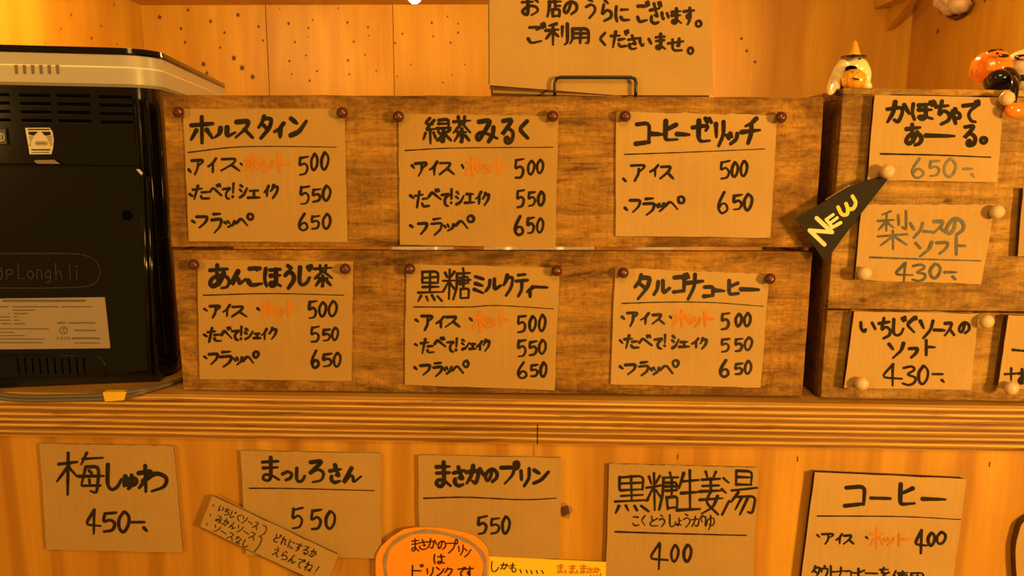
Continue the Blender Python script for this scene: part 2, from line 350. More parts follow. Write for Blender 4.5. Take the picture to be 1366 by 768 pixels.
g('生', '28,5 8,45;20,28 92,24;55,0 55,96;18,58 90,55;0,98 100,94'); g('姜', '28,2 36,14;72,0 60,14;10,20 90,18;14,34 86,32;2,48 98,46;50,16 50,48;45,48 25,75 82,100;78,58 60,85 10,100;3,66 100,62')
g('湯', '5,18 18,28;0,42 14,50;0,99 22,68;42,2 42,32;42,2 86,0 82,32;42,16 82,15;42,32 82,30;28,44 100,40;48,48 28,72;42,58 94,56 86,97 72,92;58,58 38,88;76,58 52,97')
g('店', '50,0 50,12;10,16 95,12;15,16 12,60 0,100;55,25 55,58;56,40 90,37;38,60 38,98;38,60 86,58 83,98;38,96 83,94'); g('利', '45,0 15,12;2,32 58,28;32,12 32,100;30,34 3,70;34,38 56,60;72,15 72,62;96,0 96,92 84,99')
g('用', '15,8 15,65 0,99;15,8 94,5 90,99 80,95;15,36 90,34;15,64 90,62;52,8 52,95'); g('使', '25,0 2,45;16,28 16,100;35,14 100,12;42,28 42,52;42,28 92,26 90,52;42,52 90,50;66,0 66,60 35,100;45,65 98,100')
def _sub(base, new, sx, sy, oy, dak):
    st, md_ = G[base]; G[new] = ([[(x*sx, oy + y*sy) for x, y in s] for s in st] + dak, md_)
DAK = [[(78, 4), (85, 22)], [(92, 0), (100, 17)]]
for b_, n_ in (('コ', 'ゴ'), ('ト', 'ド'), ('か', 'が'), ('く', 'ぐ'), ('こ', 'ご'), ('さ', 'ざ'), ('し', 'じ'), ('た', 'だ'), ('て', 'で'), ('と', 'ど'), ('ほ', 'ぼ')):
    _sub(b_, n_, .86, .92, 8, DAK)
_sub('フ', 'プ', .84, .80, 20, [])
def ring_pts(cx, cy, rx, ry, n=9): return [(cx + rx*math.cos(2*math.pi*i/n - 1.2), cy + ry*math.sin(2*math.pi*i/n - 1.2)) for i in range(n+1)]
G['プ'][0].append(ring_pts(88, 16, 11, 15)); G['ペ'][0].append(ring_pts(83, 27, 15, 25)); G['。'] = ([ring_pts(50, 50, 42, 42)], C)

_lift = [0]
def stroke_poly(bm, pts2, widths, to3, y_step=True):
    """flat ribbon with round ends through photo-scale points, carried onto a surface by to3"""
    P = [Vector((p[0], p[1])) for p in pts2]
    Q = [P[0]]
    ww = [widths[0]]
    for p, w_ in zip(P[1:], widths[1:]):
        if (p - Q[-1]).length > .15: Q.append(p); ww.append(w_)
    if len(Q) < 2: Q.append(Q[0] + Vector((.6, .6))); ww.append(ww[0])
    n = len(Q); L = []; R = []
    for i in range(n):
        t = (Q[min(i+1, n-1)] - Q[max(i-1, 0)])
        if t.length < 1e-6: t = Vector((1, 0))
        t.normalize(); nn = Vector((-t.y, t.x)); L.append(Q[i] + nn*ww[i]/2); R.append(Q[i] - nn*ww[i]/2)
    def cap(c, a0, r, k=6): return [c + Vector((math.cos(a0 + math.pi*j/k), math.sin(a0 + math.pi*j/k)))*r for j in range(1, k)]
    t0 = (Q[1]-Q[0]).normalized(); t1 = (Q[-1]-Q[-2]).normalized()
    _lift[0] = (_lift[0] + 1) % 12; lf = _lift[0]*2.2e-5
    V = lambda p, i=0: bm.verts.new(to3(p.x, p.y, lf + i*5e-6))
    l = [V(p, i) for i, p in enumerate(L)]; r = [V(p, i) for i, p in enumerate(R)]
    for i in range(n-1): bm.faces.new((l[i], l[i+1], r[i+1], r[i]))
    a = math.atan2(t1.y, t1.x) - math.pi/2
    e = [V(p, n-1) for p in cap(Q[-1], a, ww[-1]/2)]; bm.faces.new([r[-1]] + e + [l[-1]])
    a = math.atan2(t0.y, t0.x) + math.pi/2
    e = [V(p) for p in cap(Q[0], a, ww[0]/2)]; bm.faces.new([l[0]] + e + [r[0]])
def glyph(bm, ch, to2, w, to3, jit=2.0, brush=.6):
    st, mode = G[ch]
    if len(st) > 8: w = w*(.72 if w > 4 else .9)
    for s in st:
        s = [(x + random.uniform(-jit, jit), y + random.uniform(-jit, jit)) for x, y in s]
        pts = [to2(x, y) for x, y in s]
        pts = catmull(pts, 6) if mode == C and len(pts) > 2 or len(pts) > 7 else chaikin(pts)
        if len(pts) == 2: pts = [Vector(pts[0]).lerp(Vector(pts[1]), t) for t in (0, .33, .66, 1)]
        n = len(pts); ph = random.uniform(0, 6)
        ws = [w*(1 + brush*(.25*math.sin(ph + 3*i/n) + (.25 if i/n < .25 else 0) - .75*max(0, i/(n-1) - .72)/.28*.55)) for i in range(n)]
        stroke_poly(bm, pts, ws, to3)
def write(bm, items, sc, ox, oy, w, to3, **kw):
    """items: (char, x0, y0, x1, y1) in an enlarged crop with scale sc and origin ox, oy"""
    for ch, x0, y0, x1, y1 in items:
        def to2(x, y): return Vector((ox + (x0 + (x1-x0)*x/100)/sc, oy + (y0 + (y1-y0)*y/100)/sc))
        ww = min(w, 1.1*max((x1-x0), (y1-y0))/sc) if ch not in '、・' else min(w, .55*(abs(x1-x0)+abs(y1-y0))/sc)
        glyph(bm, ch, to2, ww, to3, **kw)
def L(s):
    out = []
    for e in s.split():
        ch, v = e[0], e[1:].split(','); out.append((ch, *[float(q) for q in v]))
    return out
def rule(bm, pts, sc, ox, oy, w, to3, taper=True):
    P = catmull([(ox + x/sc, oy + y/sc) for x, y in pts], 10) if len(pts) > 2 else [Vector((ox + x/sc, oy + y/sc)) for x, y in pts]
    if len(P) == 2: P = [P[0].lerp(P[1], i/12) for i in range(13)]
    n = len(P); stroke_poly(bm, P, [w*(1.15 - .45*i/n if taper else 1)*(1 + .12*math.sin(i*1.7)) for i in range(n)], to3)

# ------------------------------------------------------------------ cards
def card(name, label, cat, px, yback, thick, cmat, group=None, rag=0.0004, torn_top=0, parent_loc=None):
    """px: TL, TR, BR, BL of the front face as seen in the photo; built on the plane y = yback - thick"""
    yf = yback - thick
    c = [atY(x, y, yf) for x, y in px]
    base = (c[2] + c[3]) / 2; t = thing(name, (base.x, yback, base.z), label, cat, group)
    def edge(a, b_, k, amp, vert):
        o = []
        for i in range(k):
            p = a.lerp(b_, i/k)
            if i:
                d = random.uniform(-1, 1)*amp
                if vert: p = p + Vector((d, 0, 0))
                else: p = p + Vector((0, 0, d))
            o.append(p)
        return o
    out = edge(c[0], c[1], 28 if torn_top else 10, torn_top or rag, False) + edge(c[1], c[2], 8, rag, True) + edge(c[2], c[3], 10, rag, False) + edge(c[3], c[0], 8, rag, True)
    cen = sum(c, Vector()) / 4
    lt = min(.0006, thick*.25)
    bm = BM(); prism(bm, out, Vector((0, lt, 0))); obj('front_liner', bm, cmat, t, bevel=.0002)
    ins = [p + (cen - p).normalized()*.0008 for p in out]
    ins = [Vector((p.x, yback - lt, p.z)) for p in ins]
    bm = BM(); prism(bm, ins, Vector((0, lt, 0))); obj('back_liner', bm, cmat, t)
    # fluted core
    bm = BM(); n = max(20, int((c[1]-c[0]).length/.0030)); y0, y1 = yf + lt, yback - lt; prev = None
    for i in range(n*4+1):
        u = .004 + .992*i/(n*4); a = c[0].lerp(c[1], u); b_ = c[3].lerp(c[2], u)
        y = (y0+y1)/2 + (y1-y0)/2*math.sin(i*math.pi/2)*.98
        dz = Vector((0, 0, .0007))
        v1 = bm.verts.new((a.x, y, a.z - .0009)); v2 = bm.verts.new((b_.x, y, b_.z + .0009))
        if prev: bm.faces.new((prev[0], v1, v2, prev[1]))
        prev = (v1, v2)
    o = obj('fluted_core', bm, M_core, t); sm = o.modifiers.new('thick', 'SOLIDIFY'); sm.thickness = .0003; sm.offset = 0
    def to3(x, y, lf=0): return atY(x, y, yf - .0003) - Vector((0, lf, 0))
    return t, to3
def lettering(t, to3, part, jobs, m_, label=None):
    bm = BM()
    for j in jobs: j(bm, to3)
    return obj(part, bm, m_, t, label=label, recalc=False)
def Wj(s, sc, ox, oy, w, **kw): return lambda bm, to3: write(bm, L(s), sc, ox, oy, w, to3, **kw)
def Rj(pts, sc, ox, oy, w): return lambda bm, to3: rule(bm, pts, sc, ox, oy, w, to3)

# ================================================================== THE SETTING
YF = -0.014            # counter front edge
YP = -0.008            # plywood front below the counter
YB = 0.80              # back wall
zc = atY(400, 6.5, YB).z                                            # ceiling of the niche
xl = atY(192, 60, YB).x; xr = atY(1213, 70, YB).x
slab = CAMPOS.z*0 + (atY(683, 592, YF).z)                           # underside of the counter
def struct(name, bm, m_, **kw):
    o = obj(name, bm, m_, **kw); o['kind'] = 'structure'; return o
XMAX = 1.6
# back wall in sheets with narrow open joints
bm = BM()
seams = [atY(x, 70, YB).x for x in (357, 525, 800)]
xs = [xl - .02] + seams + [xr + .02]
for i in range(len(xs)-1): box(bm, (xs[i] + .0007, YB, -.02), (xs[i+1] - .0007, YB + .02, zc + .22))
box(bm, (xl - .02, YB + .02, -.02), (xr + .02, YB + .03, zc + .22), 1)
knots = [(213,23,3.6),(251,13.5,2.6),(281,28.5,3),(317.5,20,3.4),(241.5,38,2.6),(299.5,43.5,2.4),(247,56.5,2.6),(294,63.5,2),(345,35.5,2.6),(351,54,2.2),(312,77.5,4),(323,90.5,4.4),(337,102.5,4.2),(271.5,85.5,4),(276,97.5,3),(284,108,3.6),
 (385,31.5,2.6),(411.5,37.5,2),(393.5,56,2),(417,27,1.6),(463.5,30,2.2),(491,36.5,2),(472,55.5,2),(464,80.5,2.2),(386,81.5,2.2),(408,74,1.8),(423,95,2),(413,107.5,2.2),(389,99,1.6),(466,99,1.8),(487,73,1.7),(502,94.5,1.6),(537,45,1.8),(527,57.5,2),(576,30.5,2.2),(578,48.5,1.8),(597,22,1.6),(611,43.5,2),(611,31.5,1.6),(601,57,2),(548,86,1.4),(620,86,1.4),(591,110,1.6),(530,102,1.5),(603,100,1.4),(492,47.5,1.4),(411.5,49,1.3),(451,11,1.5),(373,12,1.2),
 (989,51.5,2.6),(996,68,2.6),(1007,82.5,2.6)]
def knot(bm, p, u, w_, r, mi0):
    for rad, off, mi in ((r*1.45, .00015, mi0+1), (r, .0003, mi0)):
        nrm = u.cross(w_); k = 12; ph = random.random()*6
        vs = [bm.verts.new(p + nrm*off + (u*math.cos(2*math.pi*i/k) + w_*math.sin(2*math.pi*i/k)*1.15)*rad*(1 + .18*math.sin(2*i + ph))) for i in range(k)]
        bm.faces.new(vs).material_index = mi
for x, y, r in knots:
    p = atY(x, y, YB); knot(bm, p, Vector((1, 0, 0)), Vector((0, 0, 1)), r*.0009, 2)
struct('wall_back', bm, [M_plyback, M_hole, M_knot, M_halo])
# side walls
bm = BM(); box(bm, (xl - .02, -.02, -.02), (xl, YB, zc + .02))
for x, y, r in [(152,6,2.6),(95,20,2.4),(135,34.5,2.6),(122,51,2.8),(81.5,38.5,2),(156,59,2),(60,57,1.4)]:
    knot(bm, atX(x, y, xl), Vector((0, 1, 0)), Vector((0, 0, 1)), r*.0008, 1)
struct('wall_left', bm, [M_plyside, M_knot, M_halo])
bm = BM(); box(bm, (xr, -.02, -.02), (xr + .02, YB, zc + .22))
for x, y, r in [(1251, 42, 4.5), (1314, 1, 3)]:
    knot(bm, atX(x, y, xr), Vector((0, -1, 0)), Vector((0, 0, 1)), r*.0008, 1)
struct('wall_right', bm, [M_plyside, M_knot, M_halo])
xc = atY(820, 5, YB).x
bm = BM(); box(bm, (xl - .02, -.02, zc), (xc, YB + .03, zc + .02)); box(bm, (xc - .02, -.02, zc + .02), (xc, YB + .03, zc + .22)); box(bm, (xc - .02, -.02, zc + .22), (xr + .02, YB + .03, zc + .24)); struct('ceiling', bm, M_plyside)
# counter
t = thing('counter_top', (0, .35, slab), 'thick laminated plywood counter top with striped edge under the crates', 'counter')
bm = BM(); box(bm, (-XMAX, YF, slab), (XMAX, YB, -.0012)); obj('laminated_slab', bm, M_lam, t, bevel=.0012)
bm = BM(); box(bm, (-XMAX, YF + .0006, -.0012), (XMAX, YB, 0)); obj('top_veneer', bm, M_ctop, t)
p = atY(717, 578, YF); bm = BM(); box(bm, (p.x - .0005, YF - .0002, slab), (p.x + .0005, YF + .001, atY(717, 566, YF).z)); obj('butt_joint', bm, M_hole, t)
# front panels below
px_ = atY(712, 600, YP).x
for nm, a, b_ in (('wall_counter_left', -XMAX, px_ - .0007), ('wall_counter_right', px_ + .0007, XMAX)):
    bm = BM(); box(bm, (a, YP, -.95), (b_, YP + .018, slab))
    if nm.endswith('right'):
        knot(bm, atY(753.5, 681, YP), Vector((1, 0, 0)), Vector((0, 0, 1)), .0056, 1)
        for x, y in ((904, 609), (1064, 612), (1320, 619)):
            q = atY(x, y, YP); box(bm, (q.x - .0006, YP - .0003, q.z - .003), (q.x + .0006, YP, q.z + .003), 1)
    struct(nm, bm, [M_plyfront, M_knot, M_halo])
bm = BM(); box(bm, (-3, -3, -.97), (3, 1, -.95)); struct('floor', bm, M_ctop)

# ================================================================== CRATES
def board(bm, px, yf, th, mi=0, amp=.0004):
    c = [atY(x, y, yf) for x, y in px]; out = []
    for p in c: p.z = max(p.z, .0008)
    for a, b_, k in ((c[0], c[1], 24), (c[1], c[2], 6), (c[2], c[3], 24), (c[3], c[0], 6)):
        for i in range(k):
            p = a.lerp(b_, i/k); out.append(p + (Vector((random.uniform(-amp, amp), 0, random.uniform(-amp, amp))) if i else Vector()))
    prism(bm, out, Vector((0, th, 0)), mi); return c
def crate(label, px, yf, m_, top=False, bottom=False):
    c = [atY(x, y, yf) for x, y in px]
    zb = max(.0003, min(c[2].z, c[3].z))
    t = thing('wooden_crate', ((c[2].x + c[3].x)/2, yf + .06, zb), label, 'crate', 'weathered crates on the counter')
    for f in [px]:
        bm = BM(); board(bm, f, yf, .012); obj('front_board', bm, m_, t, bevel=.0008)
    z0, z1 = zb, min(c[0].z, c[1].z)
    for x0, x1 in ((c[3].x + .002, c[3].x + .014), (c[2].x - .014, c[2].x - .002)):
        bm = BM(); box(bm, (x0, yf + .012, z0), (x1, yf + .13, z1)); obj('end_board', bm, M_crD, t, bevel=.0008)
    if top:
        bm = BM(); box(bm, (c[3].x + .014, yf + .012, z1 - .012), (c[2].x - .014, yf + .13, z1 - .0005)); obj('top_board', bm, m_, t, bevel=.0008)
    if bottom:
        bm = BM(); box(bm, (c[3].x + .014, yf + .012, z0), (c[2].x - .014, yf + .13, z0 + .012)); obj('bottom_board', bm, m_, t, bevel=.0008)
    return t
crate('weathered wooden crate on its side, upper of the stack of two', [(217, 126), (1099, 130), (1087, 329.6), (228.5, 329.0)], 0, M_crA, top=True)
crate('weathered wooden crate standing on the counter, lower of the stack of two', [(230, 333.4), (1084, 335.6), (1070, 528), (245, 526)], 0, M_crB, bottom=True)
# crate with the soft-serve cards
YR = -0.004
tl, bl = atY(1125, 117, YR), atY(1095, 531, YR)
t = thing('wooden_crate', (bl.x + .15, YR + .06, 0), 'paler weathered crate beside the stacked pair, holding cards with pale round pins', 'crate', 'weathered crates on the counter')
bm = BM(); board(bm, [(1124, 126), (1460, 131), (1450, 417), (1104, 411.5)], YR, .012); obj('front_board', bm, M_crC, t, bevel=.0008)
bm = BM(); board(bm, [(1103.5, 414), (1450, 419.5), (1445, 537), (1095, 530)], YR, .012); obj('front_board', bm, M_crC, t, bevel=.0008)
xR = atY(1450, 300, YR).x
bm = BM(); board(bm, [(1125, 117.5), (1460, 121), (1460, 130.4), (1124.5, 125.4)], YR - .0005, .0125)
obj('top_lip', bm, M_crC, t, bevel=.0008)
ztop = tl.z - .001
bm = BM(); prism(bm, [Vector((tl.x, YR + .0125, ztop)), Vector((xR, YR + .0125, ztop)), Vector((xR, YR + .14, ztop)), Vector((tl.x, YR + .14, ztop))], Vector((0, 0, -.010))); obj('top_board', bm, M_crC, t)
bm = BM(); prism(bm, [Vector((tl.x + .0004, YR + .0125, ztop - .0102)), Vector((bl.x + .0004, YR + .0125, 0.0003)), Vector((bl.x + .0004, YR + .14, 0.0003)), Vector((tl.x + .0004, YR + .14, ztop - .0102))], Vector((.012, 0, 0))); obj('end_board', bm, M_crD, t, bevel=.0008)
bm = BM(); box(bm, (xR - .012, YR + .0125, .0003), (xR, YR + .14, ztop - .0102)); obj('end_board', bm, M_crD, t)

# ================================================================== COFFEE MACHINE (rear side towards the room)
ang = math.radians(11.5)
mx = Vector((math.cos(ang), math.sin(ang), 0)); my = Vector((-math.sin(ang), math.cos(ang), 0))
corner = atZ(232, 503, 0.004); corner.z = 0
mo = corner                                                          # near right lower corner
t = thing('coffee_machine', tuple(mo - mx*.14 + my*.18), 'glossy black coffee machine with cream lid band turned back side out', 'coffee machine')
nM = -my
def mpx(x, y, d=0.0):
    """local (lx, lz) of a photo point on the machine's rear plane moved out by d"""
    p = atP(x, y, mo + nM*d, my); q = p - mo; return q.dot(mx), p.z
def mw(lx, ly, z): return mo + mx*lx + my*ly + Vector((0, 0, z))
WID, DEP, RAD = .275, .40, .030
def round_loop(x0, x1, y0, y1, r, z, k=8):
    out = []
    for cx, cy, a0 in ((x1-r, y0+r, -90), (x1-r, y1-r, 0), (x0+r, y1-r, 90), (x0+r, y0+r, 180)):
        for i in range(k+1):
            a = math.radians(a0 + 90*i/k); out.append(mw(cx + r*math.cos(a), cy + r*math.sin(a), z))
    return out
def loft(bm, loops, mi=0, caps=True):
    rs = [[bm.verts.new(p) for p in l] for l in loops]
    for a, b_ in zip(rs, rs[1:]):
        for i in range(len(a)): bm.faces.new((a[i], a[(i+1) % len(a)], b_[(i+1) % len(a)], b_[i])).material_index = mi
    if caps: bm.faces.new(rs[0][::-1]); bm.faces.new(rs[-1])
zl0 = mpx(195, 117)[1]; zl1 = mpx(120, 73)[1]; zl2 = mpx(120, 63)[1]; zg = mpx(120, 89)[1]
bm = BM(); loft(bm, [round_loop(-WID, -.004, .004, DEP, RAD, .004), round_loop(-WID, -.001, .001, DEP, RAD, .02), round_loop(-WID, 0, 0, DEP, RAD, .035), round_loop(-WID, 0, 0, DEP, RAD, zl0 + .002)])
obj('housing', bm, M_blackp, t, smooth=False, bevel=0)
e = .006
bm = BM(); loft(bm, [round_loop(-WID-e, e-.004, -e+.004, DEP, RAD, zl0), round_loop(-WID-e, e, -e, DEP, RAD+e, zl0 + .003), round_loop(-WID-e, e, -e, DEP, RAD+e, zg - .0012)])
lid = obj('lid_band', bm, M_cream, t)
bm = BM(); loft(bm, [round_loop(-WID-e, e-.001, -e+.001, DEP, RAD+e, zg - .0012), round_loop(-WID-e, e-.001, -e+.001, DEP, RAD+e, zg + .0006)]); obj('band_groove', bm, M_line, t, label='shiny pale line around the cream band')
bm = BM(); loft(bm, [round_loop(-WID-e, e-.0005, -e+.0005, DEP, RAD+e, zg + .0006), round_loop(-WID-e, e-.001, -e+.001, DEP, RAD+e, zl1)]); obj('lid_band', bm, M_cream, t)
bm = BM(); loft(bm, [round_loop(-WID-e, e, -e, DEP, RAD+e, zl1), round_loop(-WID-e, e+.001, -e-.001, DEP, RAD+e, zl1 + .002), round_loop(-WID-e, e, -e, DEP, RAD+e, zl2 - .0005), round_loop(-WID-e, e-.003, -e+.003, DEP, RAD+e, zl2)]); obj('top_lid', bm, M_blackp, t)
def creased(o, ang_=35):
    me = o.data; b2 = bmesh.new(); b2.from_mesh(me)
    for f in b2.faces: f.smooth = True
    for ed in b2.edges: ed.smooth = not (len(ed.link_faces) == 2 and ed.calc_face_angle(0) > math.radians(ang_))
    b2.to_mesh(me); b2.free()
for o in t.children: creased(o)
def mbox(bm, x0, y0, x1, y1, out, deep=.004, mi=0, r=0):
    a = mpx(x0, y0, out); b_ = mpx(x1, y1, out); xa, xb = sorted((a[0], b_[0])); za, zb = sorted((a[1], b_[1]))
    prism(bm, [mw(xa, -out, za), mw(xb, -out, za), mw(xb, -out, zb), mw(xa, -out, zb)], my*deep, mi)
def mpoly(bm, pts, out, deep, mi=0):
    prism(bm, [mw(lx, -out, lz) for lx, lz in (mpx(x, y, out) for x, y in pts)], my*deep, mi)
# vents in the rear
for c0, c1, dy in ((-28, 12, -1), (25.5, 67, 0), (75, 120, .6), (131, 175, 2.2)):
    bm = BM()
    for i in range(4):
        y = 124.5 + i*11.2 + dy; mbox(bm, c0 + i*1.1, y, c1 + i*.7, y + 5, .0004, .003)
    obj('vent', bm, M_hole, t)
    bm = BM()
    for i in range(4):
        y = 124.5 + i*11.2 + dy; mbox(bm, c0 + i*1.1, y + 5, c1 + i*.7, y + 6, .0012, .003)
    obj('vent_sill', bm, M_blackm, t)
bm = BM()
for i in range(6):
    x = 19 + i*11; mpoly(bm, [(x, 86.5), (x + 4.6, 86.8), (x + 5.2, 99), (x + 1, 98.6)], e + .0002, .001)
obj('band_slots', bm, plain('slot_shade', (.16, .12, .08), .6), t)
# raised lower cover of the rear with its own rounded pillar
bm = BM()
pts = [mpx(-30, 217), mpx(186, 221), mpx(196, 232), mpx(205, 500), mpx(-30, 507)]
prism(bm, [mw(x, -.006, z) for x, z in pts], my*.008); obj('rear_cover', bm, M_blackp, t, bevel=.004)
bm = BM(); lx, lz = mpx(169.5, 287, .006)
lathe(bm, [(.0, -.0068), (.0052, -.0068), (.0058, -.0060), (.0058, -.002)], (0, 0, 0), 'Y', 20)
for v_ in bm.verts: v_.co = mw(lx + v_.co.x, v_.co.y, lz + v_.co.z)
obj('screw_hole', bm, M_hole, t)
bm = BM()                                                            # twin ribs on the corner
for x0, x1 in ((190.5, 201), (197, 209)):
    a = mpx(x0, 235, .004); b_ = mpx(x1, 500, .004); sweep(bm, [mw(a[0], -.005, a[1]), mw(b_[0], -.005, b_[1])], .0028, 10)
obj('corner_glint_rib', bm, M_blackp, t, smooth=True)
bm = BM()  # ribs added to catch lamp glints down the rounded corner
for a_deg, r_ in ((-72, .0022), (-48, .0030), (-22, .0020)):
    ca, sa = math.cos(math.radians(a_deg)), math.sin(math.radians(a_deg))
    sweep(bm, [mw(-RAD + (RAD - .0004)*ca, RAD + (RAD - .0004)*sa, .03), mw(-RAD + (RAD - .0004)*ca, RAD + (RAD - .0004)*sa, zl0 - .012)], r_, 14)
obj('corner_glint_rib', bm, M_blackp, t, smooth=True)
# lower vent strip and foot
bm = BM()
for i in range(10):
    x = 22 + i*9.8; mbox(bm, x, 477.5, x + 4.2, 499, .0064, .001)
obj('vent', bm, M_hole, t)
bm = BM(); P = [mw(*(lambda q: (q[0], -.0062, q[1]))(mpx(x, y, .0062))) for x, y in ((-20, 474), (120, 474), (134, 477), (140, 486), (141, 502))]
sweep(bm, P, .0009, 8); obj('vent_frame', bm, M_blackm, t, smooth=True)
bm = BM(); mbox(bm, -30, 505, 214, 508.5, .004, .05); obj('foot_plinth', bm, M_blackm, t, bevel=.0015)
# embossed maker name in its oval frame (as far as the photo shows it)
bm = BM()
def mto3(out): return lambda x, y, lf=0: (lambda q: mw(q[0], -(out + lf), q[1]))(mpx(x, y, out))
def mark(bm, pts, w, out, smooth=True):
    P = catmull(pts, 6) if smooth and len(pts) > 2 else [Vector(p) for p in pts]
    stroke_poly(bm, P, [w]*len(P), mto3(out))
LT = [[(2, 356), (2.5, 370), (-6, 374), (-12, 366), (-6, 358), (2, 362)], [(9, 360), (9, 372)], [(9, 361), (14, 359), (18, 364), (11, 366)],
      [(24, 351), (25, 372), (33, 371)], [(36, 366), (40, 361), (45, 366), (41, 372), (36, 366)], [(49.5, 372), (50, 361), (55, 361), (56.5, 372)],
      [(66, 361), (61, 364), (62, 370), (67, 369), (67, 361), (67.5, 374), (61, 377)], [(74, 351), (75, 372)], [(75, 364), (80, 361), (83, 372)], [(93, 352), (94, 371)], [(102, 360), (103, 372)], [(101.5, 355), (104, 355)]]
for l_ in LT: mark(bm, l_, 1.5, .0066, len(l_) > 3)
o = obj('embossed_name', bm, M_emb, t, recalc=False)
bm = BM(); mark(bm, [(-30, 384), (60, 384), (100, 383), (122, 380), (133, 368), (131, 352), (118, 342), (92, 338), (20, 338), (-30, 338)], 1.2, .0066); obj('name_frame', bm, M_emb, t, recalc=False)
# power switch
bm = BM(); mpoly(bm, [(-26, 170), (8, 171), (10, 193), (-26, 194)], .003, .004); sw = obj('power_switch', bm, M_blackm, t, bevel=.0008)
bm = BM(); mark(bm, [(1.5 + 4.2*math.cos(a*.7), 183 + 5*math.sin(a*.7)) for a in range(10)], .9, .0033); mark(bm, [(1.5, 180), (1.5, 186)], 1, .0033, False); obj('switch_mark', bm, M_paper, t, recalc=False)
# sticker with an arrow
bm = BM(); st = [(33.5, 170.5), (66, 170.3), (70, 176), (71.5, 186), (70.5, 197), (68.5, 205.5), (39.5, 205.8), (38, 196), (35.5, 182)]
mpoly(bm, st, .0014, .0008); sk = obj('sticker', bm, M_paper, t)
bm = BM()
def mfill(bm, pts, out):
    bm.faces.new([bm.verts.new((lambda q: mw(q[0], -out, q[1]))(mpx(x, y, out))) for x, y in pts])
mfill(bm, [(37.5, 175.5), (51, 175.5), (45, 181), (38.5, 179.5)], .0016); mfill(bm, [(55, 175.5), (67, 175.5), (68, 180), (60, 181)], .0016)
for i in range(6):
    y = 182 + i*2.3; k = i*1.1
    mark(bm, [(39 + i*.45, y), (44.5 - k, y)], .9, .0016, False); mark(bm, [(62 + k, y), (69.3, y)], .9, .0016, False)
for i in range(9): mark(bm, [(38 + i*3.2, 172.6), (39.8 + i*3.2, 172.6)], 1.9, .0016, False)
for i in range(10): mark(bm, [(42.5 + i*2.5, 199.6 + (i % 3)*.3), (44 + i*2.5, 199.6)], 1.7, .0016, False)
for i in range(10): mark(bm, [(42.5 + i*2.4, 203.2), (43.7 + i*2.4, 203.2)], 1.1, .0016, False)
mark(bm, [(49, 189), (62, 189), (63.5, 191), (62, 193), (49, 193), (47.3, 191), (49, 189)], .8, .0016, False); mark(bm, [(49.5, 191), (61, 191)], 1.2, .0016, False)
obj('sticker_print', bm, M_ink, t, recalc=False)
bm = BM(); mpoly(bm, [(46, 213.5), (72, 213), (80, 218.5), (50, 218.2), (46, 216)], .0066, .0016); obj('small_sticker', bm, plain('dull_sticker', (.17, .13, .10), .4), t)
# rating plate
bm = BM(); mpoly(bm, [(-60, 399), (139.5, 396.3), (147, 464.3), (-60, 466.5)], .0074, .0016); obj('rating_label', bm, M_label, t)
bm = BM(); out = .0076
def words_line(y, x0, x1, w, gap=.25, seg=3.0):
    x = x0
    while x < x1:
        l_ = random.uniform(.6, 1.2)*seg
        mark(bm, [(x, y + random.uniform(-.2, .2)), (min(x + l_, x1), y + random.uniform(-.2, .2))], w, out, False); x += l_ + gap*seg
words_line(401, 4.5, 113, 3.0, .3, 3.4)
for y, x0, x1 in ((409, -20, 11), (409, 17, 78), (409, 83, 122), (413.5, 17.5, 46), (418, 10.5, 12.5), (418, 18, 37), (422.5, -20, 13), (422.5, 19, 23), (427, 0, 14), (427, 19, 26), (431.5, 2, 14.5), (431.5, 19, 33)): words_line(y, x0, x1, 1.5)
for y, x1 in ((438.5, 65), (443, 18), (447.5, 33), (452, 59), (456.8, 57)): words_line(y, -20, x1, 1.4, .15)
words_line(430.5, 77, 87, 2.2); words_line(430.5, 91, 127, 1.8); words_line(440.5, 100, 127, 1.8); words_line(457.3, 100, 133, 1.3)
for x in (75, 80, 85.3, 90): mark(bm, [(x, 449.5), (x + 3.2, 449.5), (x + 2, 453)], .8, out, False); mark(bm, [(x + .5, 451.5), (x + 3.5, 451.3)], .8, out, False)
words_line(451, 97, 133, 2.2)
mark(bm, [(85 + 5*math.cos(a*.7), 440.5 + 5*math.sin(a*.7)) for a in range(10)], 1.0, out); mark(bm, [(83, 438), (86.5, 437.5), (84.5, 441), (87, 443.5)], .9, out)
obj('label_print', bm, M_grey, t, recalc=False)
# cord lying along the counter edge
t2 = thing('power_cord', tuple(atZ(100, 531, 0)), 'grey twin cord along the counter edge below the coffee machine, with a yellow tape tab', 'cord')
yc = YF - .0036
P = [atY(x, y, yc) for x, y in ((-60, 517), (-12, 522), (5, 529), (35, 531.3), (70, 531.3), (137, 529.5), (169, 526))]
P += [Vector((atY(190, 521, YF).x, YF - .0015, .0038)), atZ(212, 515.5, .0036), atZ(228, 511, .0036)]
q = P[-1]; P += [q + Vector((.006, .03, 0)), q + Vector((.004, .09, 0)), q + Vector((-.004, .16, 0))]
P3 = catmull([tuple(p) for p in P], 8)
for dz, dy in ((.0021, .0), (-.0021, -.0)):
    Q3 = []
    for i, p in enumerate(P3):
        k = min(1, max(0, (i - 50)/16)); Q3.append(p + Vector((0, dz*k, dz*(1 - k))))
    bm = BM(); sweep(bm, Q3, .0024, 12); obj('strand', bm, M_cord, t2, smooth=True)
ty = yc - .0030
bm = BM(); prism(bm, [atY(x, y, ty) for x, y in ((137, 523.3), (168.5, 523), (165.5, 533.5), (151, 534.6), (140, 535.2))], Vector((0, .0005, 0)))
prism(bm, [atY(138, 523.4, ty), atY(168, 523, ty), atY(168, 523, ty) + Vector((0, .0062, .0006)), atY(138, 523.4, ty) + Vector((0, .0062, .0006))], Vector((0, 0, .0004)))
obj('tape_flag', bm, M_ytape, t2, label='yellow tape folded around the cord')

